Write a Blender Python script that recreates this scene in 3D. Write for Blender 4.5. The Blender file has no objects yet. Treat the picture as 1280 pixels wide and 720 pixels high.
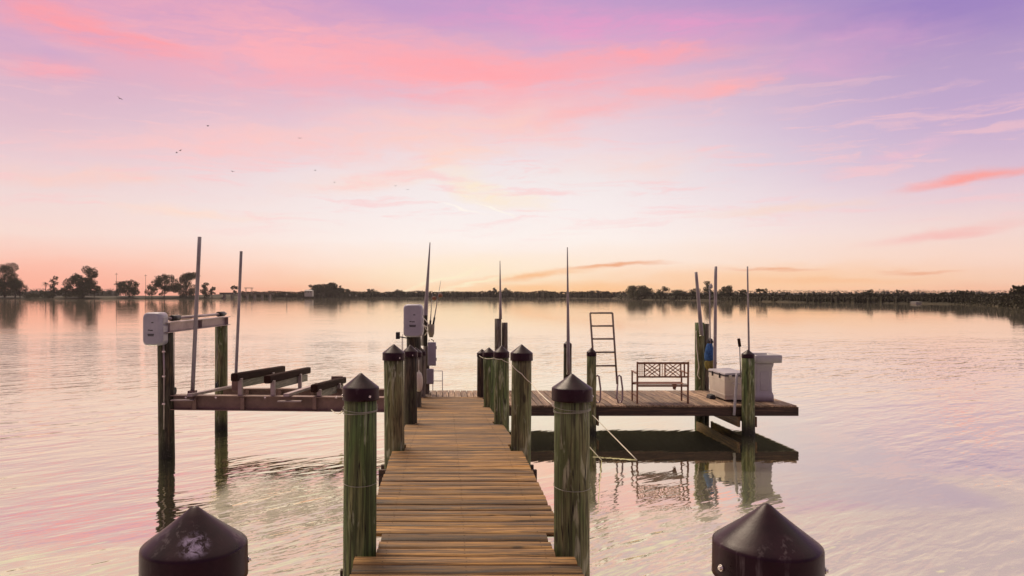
import bpy, bmesh, math, random
from mathutils import Vector, Matrix, noise
R = math.radians
random.seed(11)
sc = bpy.context.scene
COL = sc.collection

# ------------------------------------------------------------------ camera
F, CX, CY, EYE = 900.0, 557.0, 369.0, 2.99      # pixels of a 1280x720 photograph; metres above the water
cam = bpy.data.cameras.new('camera')
cam.sensor_fit = 'HORIZONTAL'; cam.sensor_width = 36.0
cam.lens = 36.0 * F / 1280.0
cam.shift_x = (640 - CX) / 1280.0
cam.shift_y = (CY - 360) / 1280.0
cam.clip_start = 0.1; cam.clip_end = 30000
co = bpy.data.objects.new('camera', cam); COL.objects.link(co)
co.location = (0, 0, EYE); co.rotation_euler = (R(90), 0, 0)
sc.camera = co
sc.view_settings.view_transform = 'Standard'
sc.view_settings.look = 'None'
sc.view_settings.exposure = 0.0
sc.view_settings.gamma = 1.0

def at(px, py, Y):
    return Vector(((px - CX) * Y / F, Y, EYE - (py - CY) * Y / F))

def lin(c):
    return tuple(((v / 255) / 12.92 if v <= 10 else (((v / 255) + .055) / 1.055) ** 2.4) for v in c) + (1,)

# ------------------------------------------------------------------ node helpers
class NT:
    def __init__(s, tree): s.t = tree
    def n(s, typ, ins=None, **kw):
        nd = s.t.nodes.new(typ)
        for k, v in kw.items(): setattr(nd, k, v)
        for k, v in (ins or {}).items():
            if isinstance(v, bpy.types.NodeSocket): s.t.links.new(v, nd.inputs[k])
            else: nd.inputs[k].default_value = v
        return nd
    def math(s, op, a, b=0.0, c=None, clamp=False):
        i = {0: a, 1: b}
        if c is not None: i[2] = c
        nd = s.n('ShaderNodeMath', i, operation=op, use_clamp=clamp); return nd.outputs[0]
    def mix(s, f, a, b, blend='MIX'):
        nd = s.n('ShaderNodeMix', None, data_type='RGBA', blend_type=blend)
        for k, v in ((0, f), (6, a), (7, b)):
            if isinstance(v, bpy.types.NodeSocket): s.t.links.new(v, nd.inputs[k])
            else: nd.inputs[k].default_value = v
        return nd.outputs[2]
    def rng(s, v, a, b, c=0.0, d=1.0, smooth=False):
        nd = s.n('ShaderNodeMapRange', {0: v, 1: a, 2: b, 3: c, 4: d})
        if smooth: nd.interpolation_type = 'SMOOTHSTEP'
        return nd.outputs[0]
    def ramp(s, f, stops, interp='LINEAR'):
        nd = s.n('ShaderNodeValToRGB', {0: f}); cr = nd.color_ramp; cr.interpolation = interp
        while len(cr.elements) < len(stops): cr.elements.new(0.5)
        for e, (p, c) in zip(cr.elements, stops): e.position = p; e.color = c
        return nd.outputs[0]
    def noise(s, vec, scale, detail=4, rough=.55, dist=0.0):
        return s.n('ShaderNodeTexNoise', {'Vector': vec, 'Scale': scale, 'Detail': detail, 'Roughness': rough, 'Distortion': dist})
    def mapping(s, vec, loc=(0, 0, 0), rot=(0, 0, 0), scale=(1, 1, 1), typ='POINT'):
        return s.n('ShaderNodeMapping', {0: vec, 1: loc, 2: rot, 3: scale}, vector_type=typ).outputs[0]

# ------------------------------------------------------------------ sky
FILL_EL, FILL_ROT = 53.0, -25.0        # soft lamp added high ahead to light the boards; the real sun is down
world = bpy.data.worlds.new('World'); sc.world = world; world.use_nodes = True
wt = world.node_tree; wt.nodes.clear(); W = NT(wt)
tc = W.n('ShaderNodeTexCoord').outputs['Generated']
sep = W.n('ShaderNodeSeparateXYZ', {0: tc}).outputs
el = W.math('ARCSINE', sep[2])
az = W.math('ARCTAN2', sep[0], sep[1])
ae = W.n('ShaderNodeCombineXYZ', {0: az, 1: el}).outputs[0]

def el_of(px, py):
    return math.atan2(CY - py, math.hypot(F, px - CX))
def az_of(px):
    return math.atan2(px - CX, F)

def warped(strength, scale, stretch, seed):
    m = W.mapping(ae, loc=(seed, seed * .37, 0), rot=(0, 0, R(-7)), scale=(1, stretch, 1))
    c = W.noise(m, scale, 5, .6).outputs['Color']
    v = W.n('ShaderNodeVectorMath', {0: c, 1: (.5, .5, .5)}, operation='SUBTRACT').outputs[0]
    v = W.n('ShaderNodeVectorMath', {0: v, 1: (strength * 3, strength, 0)}, operation='MULTIPLY').outputs[0]
    return W.n('ShaderNodeVectorMath', {0: ae, 1: v}, operation='ADD').outputs[0]
wv = warped(.085, 5.0, 3.0, 3.1)
wvs = warped(.02, 12.0, 4.0, 7.7)
fib_m = W.mapping(wv, rot=(0, 0, R(-8)), scale=(3.2, 22, 1))
fib = W.rng(W.noise(fib_m, 2.2, 9, .68, .3).outputs[0], .36, .62, 0, 1, True)
puff = W.rng(W.noise(W.mapping(wv, loc=(5, 2, 0), rot=(0, 0, R(-4)), scale=(2.6, 8, 1)), 2.4, 8, .66, .5).outputs[0], .36, .60, 0, 1, True)
tex = W.math('MULTIPLY_ADD', fib, .55, W.math('MULTIPLY', puff, .55), clamp=True)

sepw = W.n('ShaderNodeSeparateXYZ', {0: wvs}).outputs
PYS = [376, 352, 330, 300, 265, 225, 180, 130, 80, 30, -20]
L_ = [(246,158,142), (251,178,158), (251,197,180), (246,216,206), (240,214,210), (233,203,207), (224,188,200), (213,174,196), (209,162,194), (208,153,191), (198,146,192)]
M_ = [(251,192,148), (254,212,176), (254,231,212), (252,240,234), (247,236,234), (242,230,229), (236,216,221), (227,198,210), (214,177,203), (198,157,199), (184,147,197)]
R_ = [(247,184,152), (250,204,178), (249,214,198), (242,214,208), (228,201,211), (208,181,206), (193,166,202), (182,154,195), (170,142,192), (153,130,190), (146,124,186)]
EMAX = .62
def gr(cols):
    st = [(max(0., min(1., el_of(CX, p) / EMAX)), lin(c)) for p, c in zip(PYS, cols)]
    st[0] = (0.0, lin(cols[0]))
    return st + [(.75, lin((212, 192, 200))), (.85, lin((234, 222, 200))), (1.0, lin((230, 220, 204)))]
e01 = W.math('DIVIDE', sepw[1], EMAX, clamp=True)
gl, gm, gR = (W.ramp(e01, gr(c)) for c in (L_, M_, R_))
sky = W.mix(W.rng(az, az_of(0), az_of(600), 0, 1, True), gl, gm)
sky = W.mix(W.rng(az, az_of(700), az_of(1280), 0, 1, True), sky, gR)

def stroke(colr, cx, cy, hl, hw, ang, op, vec=None, use_tex=.82, soft=0.0):
    """an elongated cloud at a fixed direction of the sky"""
    global sky
    vec = vec or wv
    if colr[0] > 238 and 150 < colr[2] < 215 and cy < 280: colr = (colr[0], colr[1] + 4, colr[2] - 10); op = min(1.0, op * 1.12)
    s = 1.0 / F
    c = (az_of(cx), el_of(cx, cy), 0)
    fx = 1.0 / (1 + ((cx - CX) / F) ** 2)
    m = W.mapping(vec, loc=c, rot=(0, 0, R(-ang)), scale=(hl * s * fx, hw * s * math.sqrt(fx), 1), typ='TEXTURE')
    d = W.n('ShaderNodeVectorMath', {0: m}, operation='LENGTH').outputs['Value']
    k = W.rng(d, 1.0, soft, 0, op, True)
    if use_tex:
        k = W.math('MULTIPLY', k, W.math('MULTIPLY_ADD', tex, use_tex, 1 - use_tex))
    sky = W.mix(k, sky, lin(colr))

sky0 = sky
# glows near the horizon
stroke((255, 236, 206), 595, 348, 250, 40, 0, .85, wvs, 0)
stroke((248, 170, 190), 430, 80, 640, 130, 4, .38, None, .5)
stroke((255, 176, 152), 40, 352, 230, 38, 0, .7, wvs, 0)
stroke((255, 204, 158), 960, 352, 320, 32, 0, .75, wvs, .2)
# violet gaps high up
stroke((190, 146, 200), 520, 6, 190, 30, 6, .45)
stroke((150, 122, 190), 1190, 16, 260, 60, 4, .7, None, .3)
stroke((190, 160, 205), 60, 60, 110, 22, 4, .6)
# the pink sheets
stroke((248, 168, 192), 330, 60, 420, 85, 6, 1.0)
stroke((254, 150, 170), 110, 26, 240, 34, 11, 1.0)
stroke((250, 160, 184), 40, 80, 150, 24, 5, .9)
stroke((255, 166, 184), 560, 92, 330, 62, 5, 1.0, None, .5)
stroke((255, 160, 180), 640, 80, 300, 36, 2, .9, None, .5)
stroke((236, 152, 196), 760, 30, 330, 34, 6, .9)
stroke((255, 160, 180), 800, 66, 190, 15, 4, .9)
stroke((255, 172, 186), 780, 132, 230, 24, -10, 1.0, None, .5)
stroke((255, 170, 184), 905, 108, 90, 14, -12, .9, None, .5)
stroke((226, 164, 200), 1040, 70, 190, 40, 3, .6)
stroke((252, 192, 202), 300, 178, 330, 34, -4, .95)
stroke((250, 200, 202), 110, 215, 220, 18, 2, .75)
stroke((254, 200, 200), 560, 165, 260, 44, -4, .8)
stroke((254, 206, 204), 520, 205, 240, 26, -12, .85)
stroke((250, 208, 212), 800, 200, 160, 28, 0, .6)
stroke((255, 226, 200), 600, 240, 110, 22, 16, .8)
stroke((255, 214, 206), 260, 266, 150, 12, 4, .6)
stroke((236, 186, 204), 1110, 196, 120, 16, -8, .8)
stroke((253, 152, 156), 1215, 222, 150, 11, -7, 1.0, wvs, .45)
stroke((246, 186, 180), 1180, 292, 150, 11, -8, .9, wvs, .5)
stroke((250, 206, 196), 1000, 262, 200, 14, -3, .6)
# gaps combed through the cloud sheets by the wind
gap_m = W.mapping(wvs, loc=(9.1, 3.3, 0), rot=(0, 0, R(4)), scale=(2.6, 17, 1))
g1 = W.rng(W.noise(gap_m, 1.7, 9, .66, .8).outputs[0], .47, .68, 0, 1, True)
gap_m2 = W.mapping(wvs, loc=(1.1, 8.3, 0), rot=(0, 0, R(-9)), scale=(9, 60, 1))
g2_ = W.rng(W.noise(gap_m2, 1.6, 7, .7, .5).outputs[0], .44, .70, 0, 1, True)
hole = W.math('MULTIPLY_ADD', g2_, .35, W.math('MULTIPLY', g1, .75), clamp=True)
hole = W.math('MULTIPLY', hole, W.rng(el, el_of(CX, 290), el_of(CX, 200), 0, .62, True))
sky = W.mix(hole, sky, sky0)
# thin wisps down towards the set sun
wi_m = W.mapping(wvs, loc=(4.4, 6.1, 0), rot=(0, 0, R(-11)), scale=(3.5, 34, 1))
wi = W.rng(W.noise(wi_m, 1.8, 9, .68, .6).outputs[0], .50, .66, 0, 1, True)
wb = W.math('MULTIPLY', W.rng(el, el_of(CX, 320), el_of(CX, 250), 0, 1, True), W.rng(el, el_of(CX, 60), el_of(CX, 210), .04, .5, True))
sky = W.mix(W.math('MULTIPLY', wi, wb), sky, lin((252, 196, 196)))
# low orange streaks, bright rays and trails by the set sun
stroke((254, 190, 122), 690, 362, 230, 15, 0, .65, wvs, .2)
stroke((236, 160, 116), 770, 331, 95, 4.5, -3, .9, wvs, .2)
stroke((250, 184, 126), 665, 344, 130, 8, -6, .85, wvs, .3)
stroke((238, 168, 128), 965, 335, 90, 4, 2, .8, wvs, .2)
stroke((240, 172, 134), 1150, 339, 70, 3.5, 1, .8, wvs, .2)
stroke((252, 190, 140), 1030, 350, 170, 7, 0, .6, wvs, .3)
stroke((255, 240, 205), 552, 350, 75, 4.5, -17, .9, wvs, .1)
stroke((255, 240, 205), 600, 353, 90, 4, -13, .9, wvs, .1)
stroke((255, 244, 234), 578, 260, 44, 2.0, 17, .9, wvs, .1)
stroke((255, 246, 232), 622, 263, 38, 2.0, 20, .9, wvs, .1)
# behind the camera the dusk is dimmer
dim = W.rng(sep[1], -.55, .25, .42, 1.0, True)
sky = W.mix(1.0, sky, W.n('ShaderNodeCombineColor', {0: dim, 1: W.rng(dim, .42, 1.0, .35, 1.0), 2: W.rng(dim, .42, 1.0, .52, 1.0)}).outputs[0], 'MULTIPLY')
bg = W.n('ShaderNodeBackground', {0: sky, 1: 1.0})
nish = W.n('ShaderNodeTexSky', sky_type='NISHITA', sun_disc=False, sun_elevation=R(FILL_EL), sun_rotation=R(FILL_ROT))
bg2 = W.n('ShaderNodeBackground', {0: nish.outputs[0], 1: 0.004})
wadd = W.n('ShaderNodeAddShader', {0: bg.outputs[0], 1: bg2.outputs[0]})
wo = W.n('ShaderNodeOutputWorld', {0: wadd.outputs[0]})

sl = bpy.data.lights.new('dock_fill', 'SUN'); sl.energy = 3.1; sl.angle = R(28); sl.color = (1.0, .80, .61)  # unseen fill lamp added to brighten the dock from above
so = bpy.data.objects.new('dock_fill', sl); COL.objects.link(so)
sd = Vector((math.sin(R(FILL_ROT)) * math.cos(R(FILL_EL)), math.cos(R(FILL_ROT)) * math.cos(R(FILL_EL)), math.sin(R(FILL_EL))))
so.rotation_euler = (-sd).to_track_quat('-Z', 'Y').to_euler(); so.location = sd * 50

# ------------------------------------------------------------------ materials
def newmat(name):
    m = bpy.data.materials.new(name); m.use_nodes = True; m.node_tree.nodes.clear()
    return m, NT(m.node_tree)
def finish(m, T, col, rough=.6, bump=None, bstr=.3, bdist=.01, metal=0.0, spec=.5, coat=0.0):
    ins = {'Base Color': col, 'Roughness': rough, 'Metallic': metal, 'Specular IOR Level': spec}
    if coat: ins['Coat Weight'] = coat
    b = T.n('ShaderNodeBsdfPrincipled', ins)
    if bump is not None:
        bp = T.n('ShaderNodeBump', {'Strength': bstr, 'Distance': bdist, 'Height': bump})
        T.t.links.new(bp.outputs[0], b.inputs['Normal'])
    o = T.n('ShaderNodeOutputMaterial', {0: b.outputs[0]})
    return m
def gray(v): return (v, v, v, 1)

def mat_plain(name, c, rough=.5, metal=0.0, var=.25, scale=6.0, spec=.5, bump=.15, stretch=(1, 1, 1), coat=0.0):
    m, T = newmat(name)
    p = T.mapping(T.n('ShaderNodeTexCoord').outputs['Object'], scale=stretch)
    n1 = T.noise(p, scale, 6, .6).outputs[0]
    n2 = T.noise(p, scale * 9, 3, .6).outputs[0]
    f = T.rng(n1, .3, .7)
    dark = tuple(v * (1 - var) for v in c[:3]) + (1,)
    lite = tuple(min(1, v * (1 + var * .6)) for v in c[:3]) + (1,)
    colr = T.mix(f, dark, lite)
    return finish(m, T, colr, T.rng(n2, .3, .7, max(.05, rough - .12), min(1, rough + .12)), n2, bump, .004, metal, spec, coat)

def mat_deck(name, axis, base, lite, dark, worn=.3, spec=.35):
    """weathered boards; each carries its own tone in the attribute 'tone'"""
    m, T = newmat(name)
    obj = T.n('ShaderNodeTexCoord').outputs['Object']
    tone = T.n('ShaderNodeAttribute', attribute_name='tone').outputs['Fac']
    off = T.n('ShaderNodeCombineXYZ', {0: T.math('MULTIPLY', tone, 37.0), 1: T.math('MULTIPLY', tone, 53.0)}).outputs[0]
    p = T.n('ShaderNodeVectorMath', {0: obj, 1: off}, operation='ADD').outputs[0]
    sc_ = (1.6, 42, 42) if axis == 'x' else (42, 1.6, 42)
    grain = T.noise(T.mapping(p, scale=sc_), 1.0, 8, .65, .6).outputs[0]
    sc2 = (1.2, 17, 17) if axis == 'x' else (17, 1.2, 17)
    blot = T.noise(T.mapping(p, scale=sc2), 1.0, 5, .6).outputs[0]
    fine = T.noise(p, 60, 3, .6).outputs[0]
    c = T.mix(T.rng(blot, .3, .7), base, lite)
    c = T.mix(T.math('MULTIPLY', T.rng(grain, .62, .42), .92), c, dark)
    c = T.mix(T.math('MULTIPLY', T.rng(grain, .60, .74), .5), c, tuple(min(1, v * 1.35) for v in lite[:3]) + (1,))
    lines = T.noise(T.mapping(p, scale=(.9, 95, 95) if axis == 'x' else (95, .9, 95)), 1.0, 5, .6, .3).outputs[0]
    c = T.mix(T.math('MULTIPLY', T.rng(lines, .53, .62), .75), c, dark)
    # grey weathering and stains
    st = T.rng(T.noise(T.mapping(obj, scale=(1.1, 1.1, 1.1)), 1.3, 5, .65).outputs[0], .5, .72)
    c = T.mix(T.math('MULTIPLY', st, worn), c, tuple(v * .55 for v in base[:3]) + (1,))
    t2 = T.rng(tone, 0, 1, .50, 1.32)
    c = T.mix(1.0, c, T.n('ShaderNodeCombineColor', {0: t2, 1: t2, 2: t2}).outputs[0], 'MULTIPLY')
    # knots
    vor = T.n('ShaderNodeTexVoronoi', {'Vector': T.mapping(p, scale=(2.2, 7, 7) if axis == 'x' else (7, 2.2, 7)), 'Scale': 1.0})
    k = T.rng(vor.outputs['Distance'], .13, .05)
    c = T.mix(T.math('MULTIPLY', k, .75), c, tuple(v * .35 for v in dark[:3]) + (1,))
    h = T.math('SUBTRACT', T.math('ADD', T.math('MULTIPLY', grain, 1.0), T.math('MULTIPLY', fine, .25)), T.math('MULTIPLY', lines, .5))
    return finish(m, T, c, T.rng(grain, .3, .7, .5, .8), h, .55, .008, 0, spec)

def mat_piling(name, c1, c2, c3, pale, moss=.6):
    m, T = newmat(name)
    obj = T.n('ShaderNodeTexCoord').outputs['Object']
    geo = T.n('ShaderNodeNewGeometry').outputs['Position']
    rnd = T.n('ShaderNodeObjectInfo').outputs['Random']
    off = T.n('ShaderNodeCombineXYZ', {0: T.math('MULTIPLY', rnd, 91.0), 2: T.math('MULTIPLY', rnd, 17.0)}).outputs[0]
    p = T.n('ShaderNodeVectorMath', {0: obj, 1: off}, operation='ADD').outputs[0]
    g1 = T.noise(T.mapping(p, scale=(9, 9, 1.3)), 1.0, 6, .62, .4).outputs[0]
    g2 = T.noise(T.mapping(p, scale=(60, 60, 2.2)), 1.0, 5, .6, .3).outputs[0]
    g3 = T.noise(T.mapping(p, scale=(14, 14, 2.6)), 1.0, 4, .55, .8).outputs[0]
    c = T.mix(T.rng(g1, .42, .58), c1, c2)
    g0 = T.noise(T.mapping(p, loc=(3, 1, 2), scale=(5, 5, 1.0)), 1.0, 5, .62, .5).outputs[0]
    c = T.mix(T.math('MULTIPLY', T.rng(g0, .46, .60), moss), c, (.095, .150, .045, 1))
    c = T.mix(T.math('MULTIPLY', T.rng(g0, .44, .32), .6), c, (.17, .105, .05, 1))
    c = T.mix(T.math('MULTIPLY', T.rng(g2, .58, .40), .8), c, c3)
    kv = T.n('ShaderNodeTexVoronoi', {'Vector': T.mapping(p, scale=(6, 6, 2.4)), 'Scale': 1.0}).outputs['Distance']
    c = T.mix(T.math('MULTIPLY', T.rng(kv, .16, .08), .8), c, (.020, .013, .007, 1))
    c = T.mix(T.math('MULTIPLY', T.rng(g3, .57, .66), .55), c, pale)
    c = T.mix(T.math('MULTIPLY', T.rng(g3, .40, .28), .7), c, c3)
    # wet, weed-dark band by the waterline
    z = T.n('ShaderNodeSeparateXYZ', {0: geo}).outputs[2]
    wet = T.rng(T.math('ADD', z, T.math('MULTIPLY', g1, .35)), .62, .25, 0, 1, True)
    c = T.mix(wet, c, (.018, .016, .010, 1))
    bn_ = T.n('ShaderNodeTexVoronoi', {'Vector': obj, 'Scale': 42.0}).outputs['Distance']
    bz = T.math('MULTIPLY', T.rng(z, .52, .34, 0, 1, True), T.rng(g3, .42, .56))
    c = T.mix(T.math('MULTIPLY', bz, T.rng(bn_, .30, .16, 0, .6)), c, (.23, .21, .17, 1))
    # split checks
    ck = T.noise(T.mapping(p, scale=(30, 30, .6)), 1.0, 2, .5).outputs[0]
    c = T.mix(T.rng(T.math('ABSOLUTE', T.math('SUBTRACT', ck, .5)), .012, .004), c, (.012, .010, .006, 1))
    return finish(m, T, c, .72, T.math('ADD', g2, T.math('MULTIPLY', g1, .6)), .5, .012, 0, .3)

M = {}
M['deck'] = mat_deck('walkway boards', 'x', (.28, .135, .034, 1), (.58, .325, .105, 1), (.032, .013, .004, 1), .38)
M['deck2'] = mat_deck('platform boards', 'y', (.36, .230, .140, 1), (.54, .38, .255, 1), (.08, .042, .025, 1), .3)
M['timber'] = mat_deck('timber', 'x', (.085, .045, .030, 1), (.13, .075, .050, 1), (.022, .012, .008, 1), .5)
M['timber_y'] = mat_deck('timber along', 'y', (.24, .14, .055, 1), (.32, .19, .09, 1), (.06, .03, .015, 1), .5)
M['shade_timber'] = mat_deck('shade-black timber', 'y', (.012, .008, .006, 1), (.018, .012, .009, 1), (.005, .003, .002, 1), .4, .02)  # near-black colour holds the shade under the platform
M['pale_timber'] = mat_deck('pale grey timber', 'y', (.24, .22, .16, 1), (.36, .34, .26, 1), (.10, .09, .07, 1), .3)
M['pile'] = mat_piling('green piling', (.135, .145, .062, 1), (.26, .235, .115, 1), (.042, .036, .017, 1), (.46, .45, .31, 1))
M['pile_green'] = mat_piling('mossy piling', (.115, .140, .050, 1), (.26, .255, .115, 1), (.028, .032, .013, 1), (.46, .47, .32, 1), .85)
M['pile_dark'] = mat_piling('dark piling', (.040, .029, .018, 1), (.080, .058, .038, 1), (.012, .009, .006, 1), (.11, .09, .065, 1), .2)
M['pile_grey'] = mat_piling('grey piling', (.15, .125, .09, 1), (.25, .205, .16, 1), (.04, .033, .026, 1), (.28, .26, .23, 1), .15)
M['carpet'] = mat_plain('bunk carpet', (.030, .013, .010, 1), .95, 0, .4, 60, .1, .8)
M['alu'] = mat_plain('dull aluminium', (.34, .27, .27, 1), .42, .55, .3, 3, .5, .2)
M['alu_dark'] = mat_plain('weathered aluminium beam', (.21, .130, .108, 1), .6, .2, .4, 3, .4, .3)
M['rod'] = mat_plain('rod grey', (.27, .24, .245, 1), .4, .2, .3, 3)
M['white'] = mat_plain('white plastic', (.37, .345, .365, 1), .45, 0, .12, 4, .5, .08)
M['cream'] = mat_plain('cream fibreglass', (.57, .50, .41, 1), .4, 0, .12, 3, .5, .08)
M['lilac'] = mat_plain('grey white plastic', (.31, .285, .34, 1), .42, 0, .14, 5, .5, .08)
M['black'] = mat_plain('black plastic', (.012, .011, .012, 1), .5, 0, .3, 10)
M['brown_metal'] = mat_plain('dark brown metal', (.20, .085, .042, 1), .5, .0, .3, 8)
M['tan'] = mat_plain('tan lattice', (.66, .46, .33, 1), .5, 0, .2, 10)
M['bronze'] = mat_plain('bronze ladder', (.20, .145, .115, 1), .4, .4, .3, 6)
M['rope'] = mat_plain('rope', (.70, .64, .52, 1), .8, 0, .2, 50)
M['blue'] = mat_plain('blue cloth', (.035, .10, .26, 1), .8, 0, .5, 14, .2, .6)
M['olive'] = mat_plain('olive net', (.20, .17, .05, 1), .8, 0, .5, 20, .2, .6)
M['bucket'] = mat_plain('drab bucket', (.26, .22, .15, 1), .5, 0, .25, 6)
M['wire'] = mat_plain('dull wire', (.34, .32, .26, 1), .6, .3, .3, 30)
M['steel'] = mat_plain('bright bolt', (.75, .70, .66, 1), .25, .8, .1, 20)
M['housewhite'] = mat_plain('white painted wall', (.24, .22, .21, 1), .6, 0, .1, .2)
M['roof'] = mat_plain('grey roof', (.16, .13, .12, 1), .7, 0, .2, .4)
M['bark'] = mat_plain('bark', (.045, .032, .024, 1), .9, 0, .4, 3)
M['birdblack'] = mat_plain('dark feathers', (.03, .025, .03, 1), .8, 0, .2, 3)
M['concrete'] = mat_plain('concrete', (.085, .065, .056, 1), .8, 0, .2, .3)

# cap: dark plum plastic with bird lime / chalk marks
def mat_cap(name, mark=None):
    m, T = newmat(name)
    obj = T.n('ShaderNodeTexCoord').outputs['Object']
    n1 = T.noise(obj, 14, 6, .6).outputs[0]
    c = T.mix(T.rng(n1, .3, .7), (.0125, .0026, .0060, 1), (.0270, .0058, .0120, 1))
    n3 = T.noise(T.mapping(obj, scale=(1, 1, .5)), 40, 5, .7).outputs[0]
    c = T.mix(T.math('MULTIPLY', T.rng(n3, .62, .75), .35), c, (.05, .032, .038, 1))
    st_ = T.noise(T.mapping(obj, scale=(55, 55, 5)), 1.0, 4, .6).outputs[0]
    rnd = T.n('ShaderNodeObjectInfo').outputs['Random']
    stm = T.noise(T.n('ShaderNodeVectorMath', {0: obj, 1: T.n('ShaderNodeCombineXYZ', {0: T.math('MULTIPLY', rnd, 40.0)}).outputs[0]}, operation='ADD').outputs[0], 7, 3, .6).outputs[0]
    c = T.mix(T.math('MULTIPLY', T.math('MULTIPLY', T.rng(st_, .54, .66), T.rng(stm, .54, .66)), .55), c, (.16, .125, .13, 1))
    if mark:
        d = T.n('ShaderNodeVectorMath', {0: T.mapping(obj, loc=mark, scale=(.046, .05, .042), typ='TEXTURE')}, operation='LENGTH').outputs['Value']
        n2 = T.noise(obj, 55, 6, .75, .6).outputs[0]
        k = T.math('MULTIPLY', T.rng(d, 1.0, .35, 0, 1, True), T.rng(n2, .44, .60))
        c = T.mix(T.math('MULTIPLY', k, .75), c, (.36, .29, .42, 1))
    return finish(m, T, c, T.rng(n1, .3, .7, .26, .42), T.noise(obj, 160, 3, .6).outputs[0], .12, .002, 0, .2)
M['cap'] = mat_cap('plum cap')
M['cap_mark'] = mat_cap('plum cap with chalky mark', (.030, -.088, -.072))

def mat_leaf(name, a, b):
    m, T = newmat(name)
    pos = T.n('ShaderNodeNewGeometry').outputs['Position']
    n1 = T.noise(pos, .5, 4, .6).outputs[0]
    n2 = T.noise(pos, 3.0, 2, .6).outputs[0]
    c = T.mix(T.rng(T.math('MULTIPLY_ADD', n2, .5, T.math('MULTIPLY', n1, .5)), .38, .62), a, b)
    return finish(m, T, c, .8, None, 0, 0, 0, .2)
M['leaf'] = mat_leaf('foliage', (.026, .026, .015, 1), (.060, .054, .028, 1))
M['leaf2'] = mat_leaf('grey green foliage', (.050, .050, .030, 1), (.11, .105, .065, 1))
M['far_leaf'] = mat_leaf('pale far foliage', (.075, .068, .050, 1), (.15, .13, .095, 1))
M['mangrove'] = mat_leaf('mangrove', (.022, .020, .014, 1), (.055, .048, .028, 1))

# ------------------------------------------------------------------ mesh helpers
class MB:
    def __init__(s): s.bm = bmesh.new(); s.mi = 0; s.tl = s.bm.faces.layers.float.new('tone'); s.tone = .5
    def _f(s, vs, smooth=False):
        try: f = s.bm.faces.new(vs)
        except ValueError: return
        f.smooth = smooth; f[s.tl] = s.tone; f.material_index = s.mi
    def hexa(s, P, bevel=0.0):
        """8 points: bottom 4 (ccw) then top 4"""
        v = [s.bm.verts.new(p) for p in P]
        fs = [(3, 2, 1, 0), (4, 5, 6, 7), (0, 1, 5, 4), (1, 2, 6, 5), (2, 3, 7, 6), (3, 0, 4, 7)]
        n0 = len(s.bm.faces)
        for f in fs: s._f([v[i] for i in f])
        if bevel:
            es = set()
            for x in v:
                for e in x.link_edges: es.add(e)
            r = bmesh.ops.bevel(s.bm, geom=list(es), offset=bevel, segments=2, affect='EDGES', profile=.5)
            for f in r['faces']: f[s.tl] = s.tone; f.smooth = True
        return s
    def box(s, x0, x1, y0, y1, z0, z1, bevel=0.0):
        return s.hexa([(x0, y0, z0), (x1, y0, z0), (x1, y1, z0), (x0, y1, z0), (x0, y0, z1), (x1, y0, z1), (x1, y1, z1), (x0, y1, z1)], bevel)
    def bar(s, a, b, w, h, up=(0, 0, 1), bevel=0.0):
        """a beam from a to b, w across, h along up"""
        a, b = Vector(a), Vector(b); d = (b - a).normalized(); u = Vector(up)
        sx = d.cross(u).normalized(); u = sx.cross(d).normalized()
        sx *= w / 2; u *= h / 2
        return s.hexa([a - sx - u, a + sx - u, b + sx - u, b - sx - u, a - sx + u, a + sx + u, b + sx + u, b - sx + u], bevel)
    def rings(s, rings, cap0=True, cap1=True, smooth=True):
        vr = [[s.bm.verts.new(p) for p in r] for r in rings]
        n = len(vr[0])
        for a, b in zip(vr, vr[1:]):
            for i in range(n):
                j = (i + 1) % n
                s._f((a[i], a[j], b[j], b[i]), smooth)
        if cap0: s._f(list(reversed(vr[0])))
        if cap1: s._f(vr[-1])
        return s
    def tube(s, pts, r, seg=10, r1=None, caps=True):
        pts = [Vector(p) for p in pts]; n = len(pts); rs = []
        ref = Vector((0, 0, 1))
        d0 = (pts[1] - pts[0]).normalized()
        if abs(d0.dot(ref)) > .9: ref = Vector((0, 1, 0))
        for i, p in enumerate(pts):
            d = (pts[min(i + 1, n - 1)] - pts[max(i - 1, 0)]).normalized()
            a = d.cross(ref).normalized(); b = d.cross(a).normalized()
            rr = r if r1 is None else r + (r1 - r) * i / (n - 1)
            rs.append([p + (a * math.cos(t) + b * math.sin(t)) * rr for t in [2 * math.pi * k / seg for k in range(seg)]])
        return s.rings(rs, caps, caps)
    def lathe(s, prof, seg=32, c=(0, 0, 0), jit=0.0, seed=0, caps=(True, True)):
        rs = []
        for r, z in prof:
            ring = []
            for k in range(seg):
                t = 2 * math.pi * k / seg
                rr = r
                if jit: rr = r * (1 + jit * noise.noise(Vector((math.cos(t) * 1.3 + seed, math.sin(t) * 1.3, z * .9 + seed * 3.1))))
                ring.append((c[0] + rr * math.cos(t), c[1] + rr * math.sin(t), c[2] + z))
            rs.append(ring)
        return s.rings(rs, *caps)
    def ball(s, c, rx, ry, rz, seg=12):
        prof = [(max(1e-4, math.sin(math.pi * i / 8)), -math.cos(math.pi * i / 8)) for i in range(9)]
        return s.rings([[(c[0] + r * rx * math.cos(2 * math.pi * k / seg), c[1] + r * ry * math.sin(2 * math.pi * k / seg), c[2] + z * rz) for k in range(seg)] for r, z in prof])
    def build(s, name, mat, parent=None, loc=(0, 0, 0)):
        bmesh.ops.recalc_face_normals(s.bm, faces=s.bm.faces)
        me = bpy.data.meshes.new(name); s.bm.to_mesh(me); s.bm.free()
        me.materials.append(M[mat] if isinstance(mat, str) else mat)
        o = bpy.data.objects.new(name, me); COL.objects.link(o)
        o.location = loc
        if parent is not None: o.parent = parent
        return o

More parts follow.
